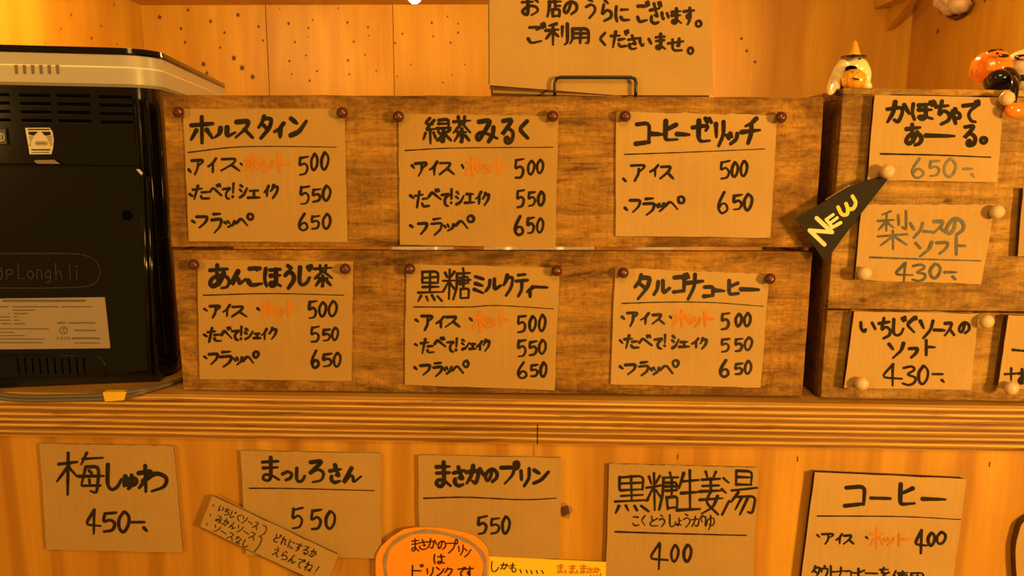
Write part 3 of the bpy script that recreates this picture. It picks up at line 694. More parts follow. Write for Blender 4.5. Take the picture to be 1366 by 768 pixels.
# ================================================================== MENU CARDS ON THE STACKED CRATES
GR = 'handwritten menu cards pinned to the stacked crates'
def drink(label, px, cm, sc, ox, oy, title, und, ice, hot, nums, th=.0022, torn=0, tw=5.6, ink=None):
    ink = ink or M_ink
    t, to3 = card('menu_card', label, 'menu card', px, -.0003, th, cm, GR, torn_top=torn)
    lettering(t, to3, 'title_lettering', [Wj(title, sc, ox, oy, tw)], ink)
    lettering(t, to3, 'underline', [Rj(und, sc, ox, oy, 1.5)], ink)
    lettering(t, to3, 'item_lettering', [Wj(ice, sc, ox, oy, 3.5)], ink)
    if hot: lettering(t, to3, 'hot_lettering', [Wj(hot, sc, ox, oy, 3.9)], M_inko, 'orange handwritten word')
    lettering(t, to3, 'price_lettering', [Wj(nums, sc, ox, oy, 3.4)], ink)
    return t
drink('tan menu card with thin underline, left end of the upper crate', [(244, 145), (459.7, 145), (463.5, 323), (251.8, 322)], M_cb[0], 3.656, 225, 130,
 'ホ105,95,218,228 ル225,145,325,195 ス325,110,410,200 タ435,90,510,200 イ515,125,565,195 ン590,95,672,188', [(95, 268), (310, 243), (510, 238), (818, 242)],
 '・95,350,110,365 ア110,300,172,375 イ190,295,235,365 ス255,295,350,360 ・350,320,360,330 ・100,470,120,482 た115,430,198,498 べ200,425,258,478 て265,440,300,495 !308,418,322,490 シ345,425,385,488 ェ388,448,445,495 イ465,430,490,482 ク495,425,538,490 ・113,600,130,610 フ135,575,195,635 ラ210,565,262,658 ッ270,600,325,632 ペ330,565,413,625',
 'ホ372,278,440,370 ッ440,305,510,360 ト525,280,592,362', '5635,285,685,378 0692,275,730,355 0742,268,782,352 5640,430,690,520 5700,445,745,508 0750,430,792,502 6633,565,682,648 5695,575,740,640 0750,568,793,642')
drink('tan menu card in the middle of the upper crate, its foot over the bright gap', [(531.3, 151), (744.7, 154.7), (741, 330.6), (533.3, 326.5)], M_cb[1], 3.656, 510, 135,
 '緑200,80,335,205 茶345,75,430,205 み460,90,560,198 る580,88,640,205 く660,95,715,182', [(113, 240), (350, 228), (833, 224)],
 '・143,312,158,328 ア160,295,222,365 イ230,295,270,360 ス278,295,352,360 ・388,310,398,328 ・135,458,158,475 た160,440,228,518 べ228,430,285,480 て290,450,325,512 !333,430,342,500 シ358,440,400,505 ェ405,445,450,502 イ455,440,485,500 ク488,445,525,508 ・135,605,152,615 フ175,590,225,648 ラ240,570,295,650 ッ300,598,350,632 ペ358,555,447,620',
 'ホ408,270,475,372 ッ478,305,540,352 ト560,280,595,358', '5645,280,695,375 0708,290,745,358 0752,285,788,352 5655,430,695,517 5712,440,750,510 0758,440,793,508 6645,560,690,652 5705,565,745,645 0752,570,788,640')
drink('tan menu card with torn top and only two prices, right end of the upper crate', [(822, 149), (1036.8, 153), (1027.7, 317), (821, 314.7)], M_cb[2], 3.84, 805, 135,
 'コ165,105,245,225 ー245,155,300,182 ヒ308,100,380,205 ー378,158,440,182 ゼ458,88,560,210 リ568,105,625,228 ッ630,160,690,220 チ710,90,800,215', [(110, 272), (400, 262), (825, 244)],
 '・100,395,117,410 ア138,320,220,408 イ238,325,285,385 ス290,330,360,398 ・108,545,125,560 フ135,500,195,570 ラ205,495,268,582 ッ272,520,312,565 ペ315,485,415,555', None,
 '5598,305,650,398 0655,312,692,388 0700,305,740,385 6585,465,640,572 5662,478,715,555 0718,475,765,558', torn=.0010)
drink('tan menu card at the left end of the lower crate, beside the coffee machine', [(262.7, 346), (471, 348.6), (468.7, 508), (266, 505.6)], M_cb[1], 4.044, 240, 335,
 'あ155,75,270,200 ん275,110,355,180 こ362,80,448,190 ほ455,90,545,190 う565,75,620,200 じ635,80,712,182 茶725,75,820,195', [(128, 237), (500, 228), (885, 237)],
 '・130,310,150,322 ア160,290,222,358 イ232,290,272,352 ス278,295,362,355 ・418,308,432,320 ・128,448,148,460 た150,415,222,490 べ225,410,280,472 て282,425,318,480 !325,405,337,475 シ350,415,395,475 ェ400,440,435,472 イ440,420,470,475 ク480,412,527,475 ・130,567,148,580 フ155,548,210,612 ラ215,540,285,622 ッ290,568,338,612 ペ340,538,425,605',
 'ホ440,265,515,368 ッ520,310,560,355 ト572,275,637,350', '5693,265,742,362 0748,275,792,352 0800,268,850,352 5705,405,755,490 5770,420,815,482 0818,412,857,480 6710,535,752,628 5770,550,825,622 0828,548,870,622')
drink('tan menu card in the middle of the lower crate with heavy two-character start', [(541.8, 352), (746.4, 357), (740, 520.6), (539.8, 513)], M_cb[0], 4.042, 525, 340,
 '黒135,80,265,250 糖265,75,415,240 ミ435,110,490,210 ル495,130,578,195 ク590,105,650,220 テ660,100,725,222 ィ715,170,755,225 ー765,162,828,185', [(110, 280), (400, 280), (560, 272), (862, 290)],
 '・118,348,138,362 ア150,320,215,408 イ230,330,275,392 ス280,328,358,390 ・410,340,425,355 ・115,480,132,490 た148,455,218,532 べ222,445,280,495 て290,465,325,522 !330,450,350,518 シ368,455,410,510 ェ412,475,445,510 イ448,465,480,512 ク482,455,523,518 ・112,605,128,618 フ145,588,205,648 ラ215,580,265,652 ッ270,600,315,640 ペ318,568,405,638',
 'ホ428,308,505,418 ッ505,340,555,390 ト565,310,620,388', '5668,325,718,418 0730,330,772,412 0782,322,822,412 5668,455,720,548 5730,462,778,540 0782,458,825,532 6668,580,722,665 5738,590,782,655 0790,580,828,658', tw=4.6)
drink('tan menu card with perforated top at the right end of the lower crate', [(820.5, 357), (1026.5, 365.5), (1014.5, 517), (814.5, 512.5)], M_cb[2], 4.15, 800, 345,
 'タ192,88,288,220 ル298,120,388,200 ゴ408,85,490,192 ナ470,85,570,222 コ578,150,635,212 ー640,165,690,188 ヒ708,120,770,200 ー785,160,880,180', [(125, 247), (350, 240), (620, 242), (905, 263)],
 '・122,320,140,335 ア150,290,215,375 イ225,300,275,365 ス290,305,358,362 ・388,318,398,330 ・110,450,130,468 た138,425,215,498 べ220,425,290,482 て305,440,345,498 !355,422,368,488 シ400,425,440,495 ェ442,455,495,492 イ510,440,550,492 ク555,438,597,500 ・110,595,132,610 フ140,580,205,642 ラ218,570,275,645 ッ280,598,332,640 ペ335,558,438,635',
 'ホ405,285,505,382 ッ505,320,560,378 ト570,295,632,370', '5672,298,722,390 0750,305,790,375 0798,300,838,375 5672,440,722,515 5748,440,795,512 0800,435,848,505 6665,560,718,652 5748,578,795,640 0800,565,843,638', torn=.0006, tw=5.2, ink=plain('worn_marker', (.036, .031, .024), .8, spec=.1, var=.3))

# ================================================================== CARDS ON THE PALE CRATE
GR2 = 'cards pinned to the pale crate'
YC = YR - .0003
t, to3 = card('menu_card', 'tan cardboard card priced 650, topmost on the pale crate', 'menu card', [(1167, 126.6), (1339, 129.8), (1331, 243), (1157, 240)], YC - .0006, .009, M_cb[2], GR2)
a7 = (5.12, 1130, 110)
lettering(t, to3, 'title_lettering', [Wj('か270,135,428,275 ぼ440,130,605,255 ち600,130,705,285 ゃ705,180,775,280 で790,130,905,272 あ398,285,512,430 ー540,350,728,378 る795,295,878,432 。912,372,955,418', *a7, 5.2)], M_ink)
lettering(t, to3, 'underline', [Rj([(230, 487), (600, 495), (980, 510)], *a7, 2.2)], M_ink)
lettering(t, to3, 'price_lettering', [Wj('6440,520,530,650 5560,530,640,640 0655,520,750,645 -795,585,858,595 、850,625,872,648', *a7, 3.2)], M_inkg)
t, to3 = card('menu_card', 'tan cardboard card written in grey ink, middle of the pale crate', 'menu card', [(1149.6, 272.7), (1328, 272.5), (1309, 379), (1140, 373.5)], YC, .008, M_cb[2], GR2, torn_top=.0006)
a8 = (4.266, 1050, 220)
lettering(t, to3, 'title_lettering', [Wj('梨515,265,690,478 ソ700,330,775,412 ー780,365,830,395 ス832,315,905,390 の905,300,1008,400 ソ728,440,830,520 フ850,435,925,505 ト948,415,1015,510', *a8, 4.2)], M_inkg)
lettering(t, to3, 'underline', [Rj([(472, 525), (750, 535), (1100, 545)], *a8, 2.4)], M_inkg)
lettering(t, to3, 'price_lettering', [Wj('4605,560,715,662 3712,565,795,660 0808,562,878,645 -900,605,965,617 、940,635,962,652', *a8, 3.4)], M_inkg)
t, to3 = card('menu_card', 'tan cardboard card priced 430 without underline, bottom of the pale crate', 'menu card', [(1139.6, 415), (1305, 418), (1295.5, 520), (1126, 517)], YC, .010, M_cb[2], GR2)
a9 = (4.8, 1100, 390)
lettering(t, to3, 'title_lettering', [Wj('い222,185,335,262 ち345,165,425,295 じ430,160,520,278 ぐ520,155,590,255 ソ610,180,700,292 ー705,232,768,250 ス770,190,830,278 の860,188,930,262 ソ410,325,512,418 フ540,350,602,418 ト635,305,708,402', *a9, 4.2)], M_ink)
lettering(t, to3, 'price_lettering', [Wj('4355,460,495,598 3500,470,590,590 0595,468,668,588 -695,517,755,530 、750,560,768,575', *a9, 3.4)], M_ink)
t, to3 = card('menu_card', 'cardboard card with a plus sign, cut off by the frame beside the card priced 430', 'menu card', [(1345.5, 420), (1440, 424), (1432, 524), (1331, 517)], YC, .011, M_cb[2], GR2)
lettering(t, to3, 'lettering', [Rj([(1205, 367), (1300, 376)], *a9, 3.4), Wj('+1155,485,1235,560 お1240,490,1310,585', *a9, 3.4)], M_ink)
card('menu_card', 'cardboard card cut off by the frame, above the card with a plus sign', 'menu card', [(1365, 250), (1440, 252), (1436, 346), (1358, 342)], YC, .008, M_cb[3], GR2)
# black NEW flag
yf_ = YC - .0125
out = [(1061.7, 291.5), (1132, 249.3), (1167, 237.5), (1181.5, 234.5), (1184, 240), (1146, 288), (1100.4, 349.5)]
pts = [atY(x, y, yf_ + .0045*max(0, 1 - (x - 1060)/60)*0) for x, y in out]
t = thing('paper_flag', tuple(pts[-1]), 'black wedge flag reading NEW hanging from a pale pin across the crate gap', 'flag')
bm = BM(); prism(bm, pts, Vector((0, .0012, 0))); obj('flag_paper', bm, M_flag, t)
bm = BM(); prism(bm, [atY(x, y, yf_ + .0016) for x, y in ((1101, 266), (1133, 246.5), (1135, 252), (1105, 270))], Vector((0, .0006, 0))); obj('backing_strip', bm, M_cb[3], t, label='pale strip showing behind the flag')
f3 = lambda x, y, lf=0: atY(x, y, yf_ - .0004) - Vector((0, lf, 0))
a_ = lambda pts, w, bm, sm=True: stroke_poly(bm, catmull([(1050 + x/4.266, 220 + y/4.266) for x, y in pts], 5) if sm else [Vector((1050 + x/4.266, 220 + y/4.266)) for x, y in pts], [w]*(len(pts) if not sm else (len(pts)-1)*5+1), f3)
bm = BM()
a_([(212, 452), (128, 372)], 5.6, bm, False); a_([(128, 372), (255, 382)], 5.2, bm, False); a_([(255, 382), (168, 302)], 5.6, bm, False)
a_([(222, 310), (258, 355)], 4.4, bm, False); a_([(222, 310), (262, 282)], 4, bm, False); a_([(240, 333), (285, 300)], 4, bm, False); a_([(258, 355), (305, 328)], 4.4, bm, False)
obj('lettering', bm, M_cpaint, t, recalc=False)
bm = BM(); a_([(290, 240), (312, 280), (340, 280), (345, 250), (335, 220)], 5, bm); a_([(345, 250), (375, 248), (390, 215), (372, 178)], 5, bm)
obj('lettering', bm, M_ypaint, t, recalc=False, label='yellow letter W')

# ================================================================== PINS
def pin(name, m_, px, py, y, r, label, group, flat=.62, src=None):
    p = atY(px, py, y)
    p.y = y
    if src is None:
        o = thing(name, tuple(p), label, 'pin', group)
        bm = BM(); lathe(bm, [(.0, -.0118*1), (r*.35, -.0116), (r*.7, -.0106), (r*.93, -.0085), (r, -.0062), (r*.9, -.0042), (r*.62, -.0026), (r*.36, -.0017), (r*.30, -.0004)], tuple(p), 'Y', 20); obj('pin_head', bm, m_, o, smooth=True)
        bm = BM(); sweep(bm, [p + Vector((0, -.001, 0)), p + Vector((0, .012, 0))], [.0006, .0003], 8); obj('pin_needle', bm, M_steel, o)
        return o
    o = src.copy(); COL.objects.link(o); o.location = p; o['label'] = label; o['group'] = group
    for ch in src.children:
        c_ = ch.copy(); COL.objects.link(c_); c_.parent = o
    return o
src = None
yt = -.0026
for px, py, w_ in ((242, 150, 'at the left corner of the first card, upper crate'), (458.5, 151, 'at the right corner of the first card, upper crate'),
                  (533, 156, 'at the left corner of the middle card, upper crate'), (737, 155.5, 'at the right corner of the middle card, upper crate'),
                  (833, 155.5, 'at the left corner of the torn-topped card, upper crate'), (1039, 157, 'at the right corner of the torn-topped card, upper crate'),
                  (262, 352, 'at the left corner of the first card, lower crate'), (462.5, 357.5, 'at the right corner of the first card, lower crate'),
                  (548, 357.5, 'at the left corner of the middle card, lower crate'), (742.5, 360, 'at the right corner of the middle card, lower crate'),
                  (830.5, 362.5, 'at the left corner of the perforated card, lower crate'), (1024.5, 370.5, 'at the right corner of the perforated card, lower crate')):
    s_ = pin('push_pin', M_pinb, px, py, yt, .0060, 'dark red-brown round pin ' + w_, 'dark pins on the stacked crates', src=src)
    src = src or s_
src = None
for px, py, y, w_ in ((1338, 132, YC - .0100, 'beside the pumpkin doll\'s orange hand'), (1180, 228.5, YC - .0138, 'holding the tip of the black NEW flag'),
                     (1325, 282, YC - .0083, 'at the right top of the grey-ink card'), (1149.5, 363.5, YC - .0083, 'at the left foot of the grey-ink card'),
                     (1311.5, 427, YC - .0103, 'at the right top of the lowest 430 card'), (1146, 509.5, YC - .0103, 'at the left foot of the lowest 430 card'),
                     (1344, 515.5, YC - .0113, 'at the foot of the card with a plus sign')):
    s_ = pin('push_pin', M_pinw, px, py, y, .0074, 'pale wooden round pin ' + w_, 'pale pins on the pale crate', src=src)
    src = src or s_

# ================================================================== CARDS BELOW THE COUNTER
GR3 = 'cardboard cards on the plywood below the counter'
YQ = YP - .0003
t, to3 = card('menu_card', 'darker cardboard card priced 450 below the coffee machine', 'menu card', [(52, 591.5), (231, 594.5), (244, 737), (62, 733)], YQ, .005, M_cb[3], GR3, torn_top=.0004)
aA = (4.086, 40, 580)
lettering(t, to3, 'title_lettering', [Wj('梅150,95,400,322 し405,160,500,298 ゅ515,220,585,292 わ592,170,745,310', *aA, 5.4)], M_ink)
lettering(t, to3, 'price_lettering', [Wj('4298,410,385,538 5395,420,475,525 0478,418,545,528 -558,470,622,482 、618,505,642,525', *aA, 4.0)], M_ink)
t, to3 = card('menu_card', 'cardboard card priced 550 with a slanted note over its corner', 'menu card', [(320.5, 601), (507, 604.5), (509, 745), (328, 740)], YQ, .005, M_cb[3], GR3)
aB = (4.085, 260, 580)
lettering(t, to3, 'title_lettering', [Wj('ま362,125,460,250 っ478,195,530,248 し545,180,600,255 ろ620,140,705,255 さ735,165,800,260 ん808,180,905,260', *aB, 4.6)], M_ink)
lettering(t, to3, 'underline', [Rj([(297, 290), (560, 292), (978, 303)], *aB, 1.7)], M_ink)
lettering(t, to3, 'price_lettering', [Wj('5528,395,592,510 5630,405,695,515 0710,415,768,512', *aB, 3.6)], M_ink)
# slanted note
t, to3 = card('note_strip', 'slanted narrow cardboard note of small pen writing over the 550 card', 'note', [(283, 661), (451, 740), (435, 782), (267, 702)], YQ - .0052, .005, M_cb[3], None)
def runline(s, x0, y0, x1, y1, h, w):
    def job(bm, to3):
        d = Vector((x1 - x0, y1 - y0)); n = len(s); u = d.normalized(); v_ = Vector((-u.y, u.x)); step = d.length/n
        for i, ch in enumerate(s):
            if ch == ' ': continue
            o_ = Vector((x0, y0)) + u*step*i; cw = step*.8; hh = h
            if ch == '・': cw, hh = step*.2, h*.2
            def to2(x, y):
                p = o_ + u*cw*x/100 + v_*(hh*(y/100 - .5)); return Vector((260 + p.x/4.085, 580 + p.y/4.085))
            glyph(bm, ch, to2, w, to3, jit=3, brush=.1)
    return job
def brace(bm, to3):
    pts = [(372, 490), (392, 505), (380, 535), (352, 552), (366, 560), (352, 600), (326, 634)]
    rule(bm, pts, 4.085, 260, 580, 1.1, to3, False)
lettering(t, to3, 'pen_lettering', [runline('・いちじくソース', 98, 382, 352, 502, 40, 1.25), runline('・みかんソース', 82, 434, 338, 560, 40, 1.25), runline('・ソースなし', 62, 484, 300, 604, 40, 1.25), brace,
          runline('どれにするか', 432, 555, 668, 655, 46, 1.35), runline('えらんでね!', 428, 630, 690, 748, 50, 1.35)], M_pen)
t, to3 = card('menu_card', 'cardboard card priced 550 above the orange paper bubble', 'menu card', [(557.6, 607), (749.7, 610.5), (746, 745), (559, 748)], YQ, .005, M_cb[3], GR3)
aC = (4.139, 490, 590)
lettering(t, to3, 'title_lettering', [Wj('ま375,110,462,242 さ475,135,540,240 か545,130,648,228 の650,145,720,218 プ738,105,835,228 リ840,145,905,240 ン915,145,1000,228', *aC, 4.8)], M_ink)
lettering(t, to3, 'underline', [Rj([(312, 308), (540, 302), (850, 315), (1042, 307)], *aC, 1.9)], M_ink)
lettering(t, to3, 'price_lettering', [Wj('5608,405,665,505 5680,415,735,502 0742,408,790,505', *aC, 3.4)], M_ink)
# yellow strip and orange bubble
yy = YQ - .0056
pts = [atY(x, y, yy - .0008) for x, y in ((640, 741.5), (808.5, 749.5), (808, 786), (640, 780))]
t = thing('paper_strip', tuple((pts[2] + pts[3])/2), 'yellow paper strip with orange and black pen words below the counter', 'paper strip')
bm = BM(); prism(bm, pts, Vector((0, .0006, 0))); obj('paper', bm, M_ypaper, t)
y3 = lambda x, y, lf=0: atY(x, y, yy - .0011) - Vector((0, lf, 0))
lettering(t, y3, 'pen_lettering', [Wj('し678,655,725,715 か735,665,780,700 も782,665,825,715 、842,700,852,720 、876,702,886,722 、902,705,912,725 、932,705,942,725 、962,705,974,725', *aC, 1.5, brush=.1)], M_pen)
lettering(t, y3, 'orange_lettering', [Wj('ま1048,672,1085,720 、1092,705,1100,722 ま1115,675,1150,722 、1156,705,1164,722 ま1175,675,1215,722 さ1215,690,1248,718 か1250,690,1285,720 、1232,730,1238,738 、1250,730,1256,738 、1268,730,1274,738 !1285,722,1292,742', *aC, 1.7, brush=.1)], M_inko)
yo = yy - .0014
ol = [(501, 746), (503, 738), (509, 728), (522, 716), (538, 706), (553, 703.5), (570, 703), (588, 704), (606, 707), (620, 710), (632.5, 714), (642, 721), (649.5, 730), (653, 745), (652, 768), (646, 790), (630, 808), (600, 818), (560, 820), (525, 808), (507, 785), (501, 765)]
pts = [atY(x, y, yo - .0008) for x, y in ol]
t = thing('paper_bubble', tuple(pts[18]), 'orange paper speech bubble with grey painted ring below the counter', 'paper sign')
bm = BM(); prism(bm, pts, Vector((0, .0007, 0))); obj('paper', bm, M_opaper, t)
o3 = lambda x, y, lf=0: atY(x, y, yo - .0011) - Vector((0, lf, 0))
bm = BM(); P = catmull([(490 + x/4.139, 590 + y/4.139) for x, y in ((120, 820), (100, 720), (98, 640), (135, 565), (220, 510), (330, 490), (450, 508), (560, 548), (625, 602), (652, 670), (640, 760), (590, 850))], 8)
stroke_poly(bm, P, [5.0 + .9*math.sin(i*.5) for i in range(len(P))], o3); obj('painted_ring', bm, plain('grey_paint', (.33, .24, .16), .5, var=.2), t, recalc=False, label='grey painted ring')
o4 = lambda x, y, lf=0: o3(x, y, lf + .0002)
lettering(t, o4, 'pen_lettering', [Wj('ま242,530,285,600 さ285,535,330,592 か330,530,385,585 の390,540,435,590 プ435,535,500,612 リ500,565,535,622 ン535,580,572,632', *aC, 1.7, brush=.1), Wj('は365,615,428,668 ド235,672,310,740 リ325,690,370,742 ン380,685,425,738 ク425,690,475,742 で500,688,545,742 す540,685,585,745', *aC, 2.0, brush=.1)], M_pen)
t, to3 = card('menu_card', 'cardboard card priced 400 with five tall brushed characters', 'menu card', [(812.5, 618.6), (1011, 623.5), (1004.5, 776), (808, 774)], YQ, .005, M_cb[3], GR3, torn_top=.0004)
aD = (4.571, 790, 600)
lettering(t, to3, 'title_lettering', [Wj('黒140,145,345,380 糖330,135,530,370 生520,125,660,370 姜655,130,795,388 湯790,125,1008,400', *aD, 3.9)], M_ink)
lettering(t, to3, 'reading_lettering', [Wj('こ245,400,290,465 く295,400,325,460 と345,402,405,465 う408,395,445,468 し465,395,512,468 ょ512,415,545,462 う555,390,600,472 が605,398,685,468 ゆ690,398,748,485', *aD, 1.8)], M_ink)
lettering(t, to3, 'underline', [Rj([(142, 498), (500, 509), (940, 520)], *aD, 2.2)], M_ink)
lettering(t, to3, 'price_lettering', [Wj('4342,568,460,725 0478,580,530,682 0555,578,608,680', *aD, 3.5)], M_ink)
t, to3 = card('menu_card', 'cardboard card priced 400 with an orange word, standing off the plywood', 'menu card', [(1087, 629.7), (1289.4, 639), (1268, 800), (1066, 792)], YQ, .010, M_cb[2], GR3)
aE = (4.323, 1050, 610)
lettering(t, to3, 'title_lettering', [Wj('コ330,158,462,285 ー485,225,597,245 ヒ638,155,738,275 ー780,228,915,252', *aE, 4.8)], M_ink)
lettering(t, to3, 'underline', [Rj([(175, 337), (650, 340), (1000, 357)], *aE, 1.6)], M_ink)
lettering(t, to3, 'item_lettering', [Wj('・172,445,190,460 ア198,435,275,500 イ282,440,320,498 ス325,445,385,500 ・455,458,468,470', *aE, 2.9)], M_ink)
lettering(t, to3, 'note_lettering', [Wj('タ142,625,195,700 ウ195,625,240,698 ト245,625,280,698 ナ285,635,330,698 コ335,650,375,698 ー375,660,400,670 ヒ405,640,450,690 ー455,660,520,675 を530,635,595,700 使605,655,700,735 用705,660,795,735', *aE, 2.6)], M_ink)
lettering(t, to3, 'hot_lettering', [Wj('ホ480,410,555,525 ッ560,460,620,505 ト630,440,705,508', *aE, 3.0)], M_inko, 'orange handwritten word')
lettering(t, to3, 'price_lettering', [Wj('4732,420,805,550 0810,435,855,508 0860,430,918,500', *aE, 3.6)], M_ink)
# rounded card at the frame
yb_, yfr = YQ, YQ - .009
ol = [(1366, 696), (1359, 712), (1355, 733), (1356.5, 768), (1362, 790), (1390, 806), (1425, 800), (1440, 760), (1436, 715), (1420, 692), (1390, 684)]
P = catmull([(x, y) for x, y in ol], 5, closed=True)[:-1]
pts = [atY(p.x, p.y, yfr) for p in P]
t = thing('round_card', (pts[0].x, YQ, min(p.z for p in pts)), 'round-cut thick cardboard card cut off by the frame, with dark rim', 'menu card')
bm = BM(); prism(bm, pts, Vector((0, .0006, 0))); obj('front_liner', bm, M_cb[2], t)
bm = BM(); prism(bm, [Vector((p.x, yfr + .0006, p.z)) for p in pts], Vector((0, .0084, 0))); obj('fluted_core', bm, M_core, t)

# ================================================================== SIGN ON THE WIRE STAND
ys = .026
px = [(652.5, -75), (945, -75), (952, 131), (653, 113.5)]
t = thing('cardboard_sign', tuple(atY(800, 131, ys)), 'large tan cardboard sign with two brushed lines, leaning on wire stand above the crates', 'sign')
c = [atY(x, y, ys) for x, y in px]
zfoot = min(atY(217, 126, 0).z, atY(1099, 130, 0).z) + .0042
c[2].z = max(c[2].z, zfoot); cm_ = atY(820, 127.5, ys); cm_.z = max(cm_.z, zfoot)
bm = BM(); prism(bm, [c[0], c[1], c[2], cm_, c[3]], Vector((0, .0007, 0))); obj('front_liner', bm, M_cb[2], t)
bm = BM()
for k, (dx, dz, l_) in enumerate(((0, -.004, .0012), (.003, -.0075, .0012), (.001, -.0105, .001))):
    y = ys + .003 + .0042*k
    a, b_, d_, e_ = Vector((c[3].x + dx, y, c[3].z + dz)), Vector((c[2].x - .004, y, c[2].z - .004)), Vector((c[1].x - .004, y, c[1].z)), Vector((c[0].x + dx*.4, y, c[0].z))
    prism(bm, [e_, d_, b_, a], Vector((0, l_, 0)), k % 2)
obj('folded_layers', bm, [M_core, M_cb[3]], t)  # dark sheets stand in for the shaded gaps between layers
bm = BM(); prism(bm, [c[0] + Vector((-.0012, .001, 0)), c[0] + Vector((.0002, .001, 0)), c[3] + Vector((.0002, .001, 0)), c[3] + Vector((-.0012, .001, .002))], Vector((0, .010, 0))); obj('green_edge', bm, M_green, t, label='green tinted cut edge')
to3 = lambda x, y, lf=0: atY(x, y, ys - .0003) - Vector((0, lf, 0))
aS = (3.794, 620, 0)
lettering(t, to3, 'lettering', [Wj('お288,-15,375,78 店418,-5,490,85 の500,5,570,72 う612,-5,665,92 ら690,5,745,105 に760,30,835,108 ご870,10,932,115 ざ938,10,995,122 い995,60,1035,105 ま1045,45,1095,120 す1110,40,1160,122 。1168,102,1199,137', *aS, 3.9), Wj('ご315,120,408,222 利410,120,525,225 用532,140,635,222 く678,165,715,228 だ740,155,830,240 さ828,180,875,250 い880,190,950,238 ま965,172,1015,250 せ1030,190,1105,260 。1128,238,1158,275', *aS, 3.9)], plain('brown_marker', (.034, .022, .011), .8, spec=.08, var=.2))
yw = .0195
ztopA = min(atY(217, 126, 0).z, atY(1099, 130, 0).z) - .0005
t = thing('wire_stand', (atY(793, 126, yw).x, .03, ztopA), 'black bent wire stand holding up the large sign on the upper crate', 'stand')
a, b_ = atY(740, 126, yw), atY(848, 128, yw); top = atY(793, 103, yw).z
zb = ztopA + .0018
P = [Vector((a.x, .10, zb)), Vector((a.x, yw + .006, zb)), Vector((a.x, yw + .001, zb + .002)), Vector((a.x, yw, zb + .006)), Vector((a.x, yw, top - .006)), Vector((a.x + .0015, yw, top - .0015)), Vector((a.x + .006, yw, top)),
     Vector((b_.x - .006, yw, top)), Vector((b_.x - .0015, yw, top - .0015)), Vector((b_.x, yw, top - .006)), Vector((b_.x, yw, zb + .006)), Vector((b_.x, yw + .001, zb + .002)), Vector((b_.x, yw + .006, zb)), Vector((b_.x, .10, zb))]
bm = BM(); sweep(bm, P, .0018, 10); obj('front_hook', bm, M_wire, t, smooth=True)
bm = BM(); sweep(bm, [Vector((a.x - .002, .10, zb)), Vector((b_.x + .002, .10, zb))], .0018, 10); sweep(bm, [Vector(((a.x + b_.x)/2, .10, zb)), Vector(((a.x + b_.x)/2, .055, top + .10))], .0018, 10); obj('back_leg', bm, M_wire, t, smooth=True)

# ================================================================== FIGURES
yg = YR + .035
p0 = atY(1134, 122, yg); z0 = ztop
def fp(x, y, d=0): return atY(x, y, yg + d)
t = thing('ghost_figure', (p0.x, yg, z0), 'small ivory ghost figurine in a pointed hat holding a pumpkin on the crate corner', 'figurine')
bm = BM(); u = .00082
blob(bm, fp(1140, 92.5), (.0145, .014, .0130)); blob(bm, fp(1137, 104), (.0120, .013, .016)); blob(bm, fp(1151.5, 103), (.0070, .012, .015)); blob(bm, fp(1153.5, 115.5), (.0068, .01, .0055))
sweep(bm, [fp(1131, 87), fp(1122, 97), fp(1116, 108), fp(1111, 117, -.014), fp(1107, 123.5, -.037)], [.0105, .0095, .0080, .0065, .0030], 12); sweep(bm, [fp(1128, 96), fp(1123, 108), fp(1118, 118, -.006)], [.009, .007, .004], 12)
o = obj('cloak', bm, M_ghost, t); remesh(o, .0011)
bm = BM(); lathe(bm, [(.0008, .0145), (.0025, .012), (.0040, .007), (.0056, .002), (.0075, -.001)], tuple(fp(1139.5, 73.5)), 'Z', 18); obj('hat_cone', bm, M_pump2, t, smooth=True)
bm = BM(); lathe(bm, [(.004, .0016), (.0125, -.0002), (.0130, -.0012), (.004, -.0006)], tuple(fp(1138.5, 75.0, -.002)), 'Z', 24, squash=(1, 1.1))
obj('hat_brim', bm, M_gloss, t, smooth=True); t.children[-1]
bm = BM(); c = fp(1138.5, 106, -.017); lathe(bm, [(.001, .0105), (.006, .0098), (.0105, .006), (.0125, 0), (.0112, -.006), (.007, -.0098), (.001, -.0105)], tuple(c), 'Z', 40, rib=.07, nrib=9); obj('held_pumpkin', bm, M_pump2, t, smooth=True)
bm = BM()
for x, y, r in ((1146.5, 78.3, .0012), (1136.8, 95.8, .0007), (1143.5, 97.5, .001)):
    blob(bm, fp(x, y, -.0155 if y < 90 else -.027), (r*1.3, r*.6, r), seg=10)
for x in (1138, 1140.5, 1143, 1145.5): blob(bm, fp(x, 104.5 + (x % 2), -.0302), (.0008, .0006, .0011), seg=8)
obj('painted_face', bm, M_gloss, t)
bm = BM(); blob(bm, fp(1135.5, 91.5, -.0135), (.0062, .003, .0032), seg=14); obj('dark_mouth', bm, M_hole, t)
# pumpkin-headed doll
yd = YR + .030
def dp(x, y, d=0): return atY(x, y, yd + d)
t = thing('pumpkin_doll', (dp(1326, 118).x, yd, z0), 'pumpkin-headed black figurine sitting on the pale crate with one arm hanging over', 'figurine')
c = dp(1322, 91.5, .004); bm = BM()
prof = [(.001, .0205), (.010, .0195), (.018, .0145), (.0225, .005), (.023, -.002), (.0200, -.010), (.012, -.0155), (.001, -.017)]
lathe(bm, prof, (0, 0, 0), 'Z', 56, rib=.07, nrib=10)
R = Matrix.Rotation(math.radians(-22), 4, 'Y') @ Matrix.Rotation(math.radians(10), 4, 'X')
for v_ in bm.verts: v_.co = R @ (v_.co*.88 * 1.0) + c
obj('pumpkin_head', bm, M_pump, t, smooth=True)
bm = BM(); sweep(bm, [dp(1313, 75.5), dp(1322, 69.5), dp(1334, 68.5), dp(1342, 71)], [.0015, .0028, .0028, .0015], 10); obj('head_cap', bm, M_gloss, t, smooth=True)
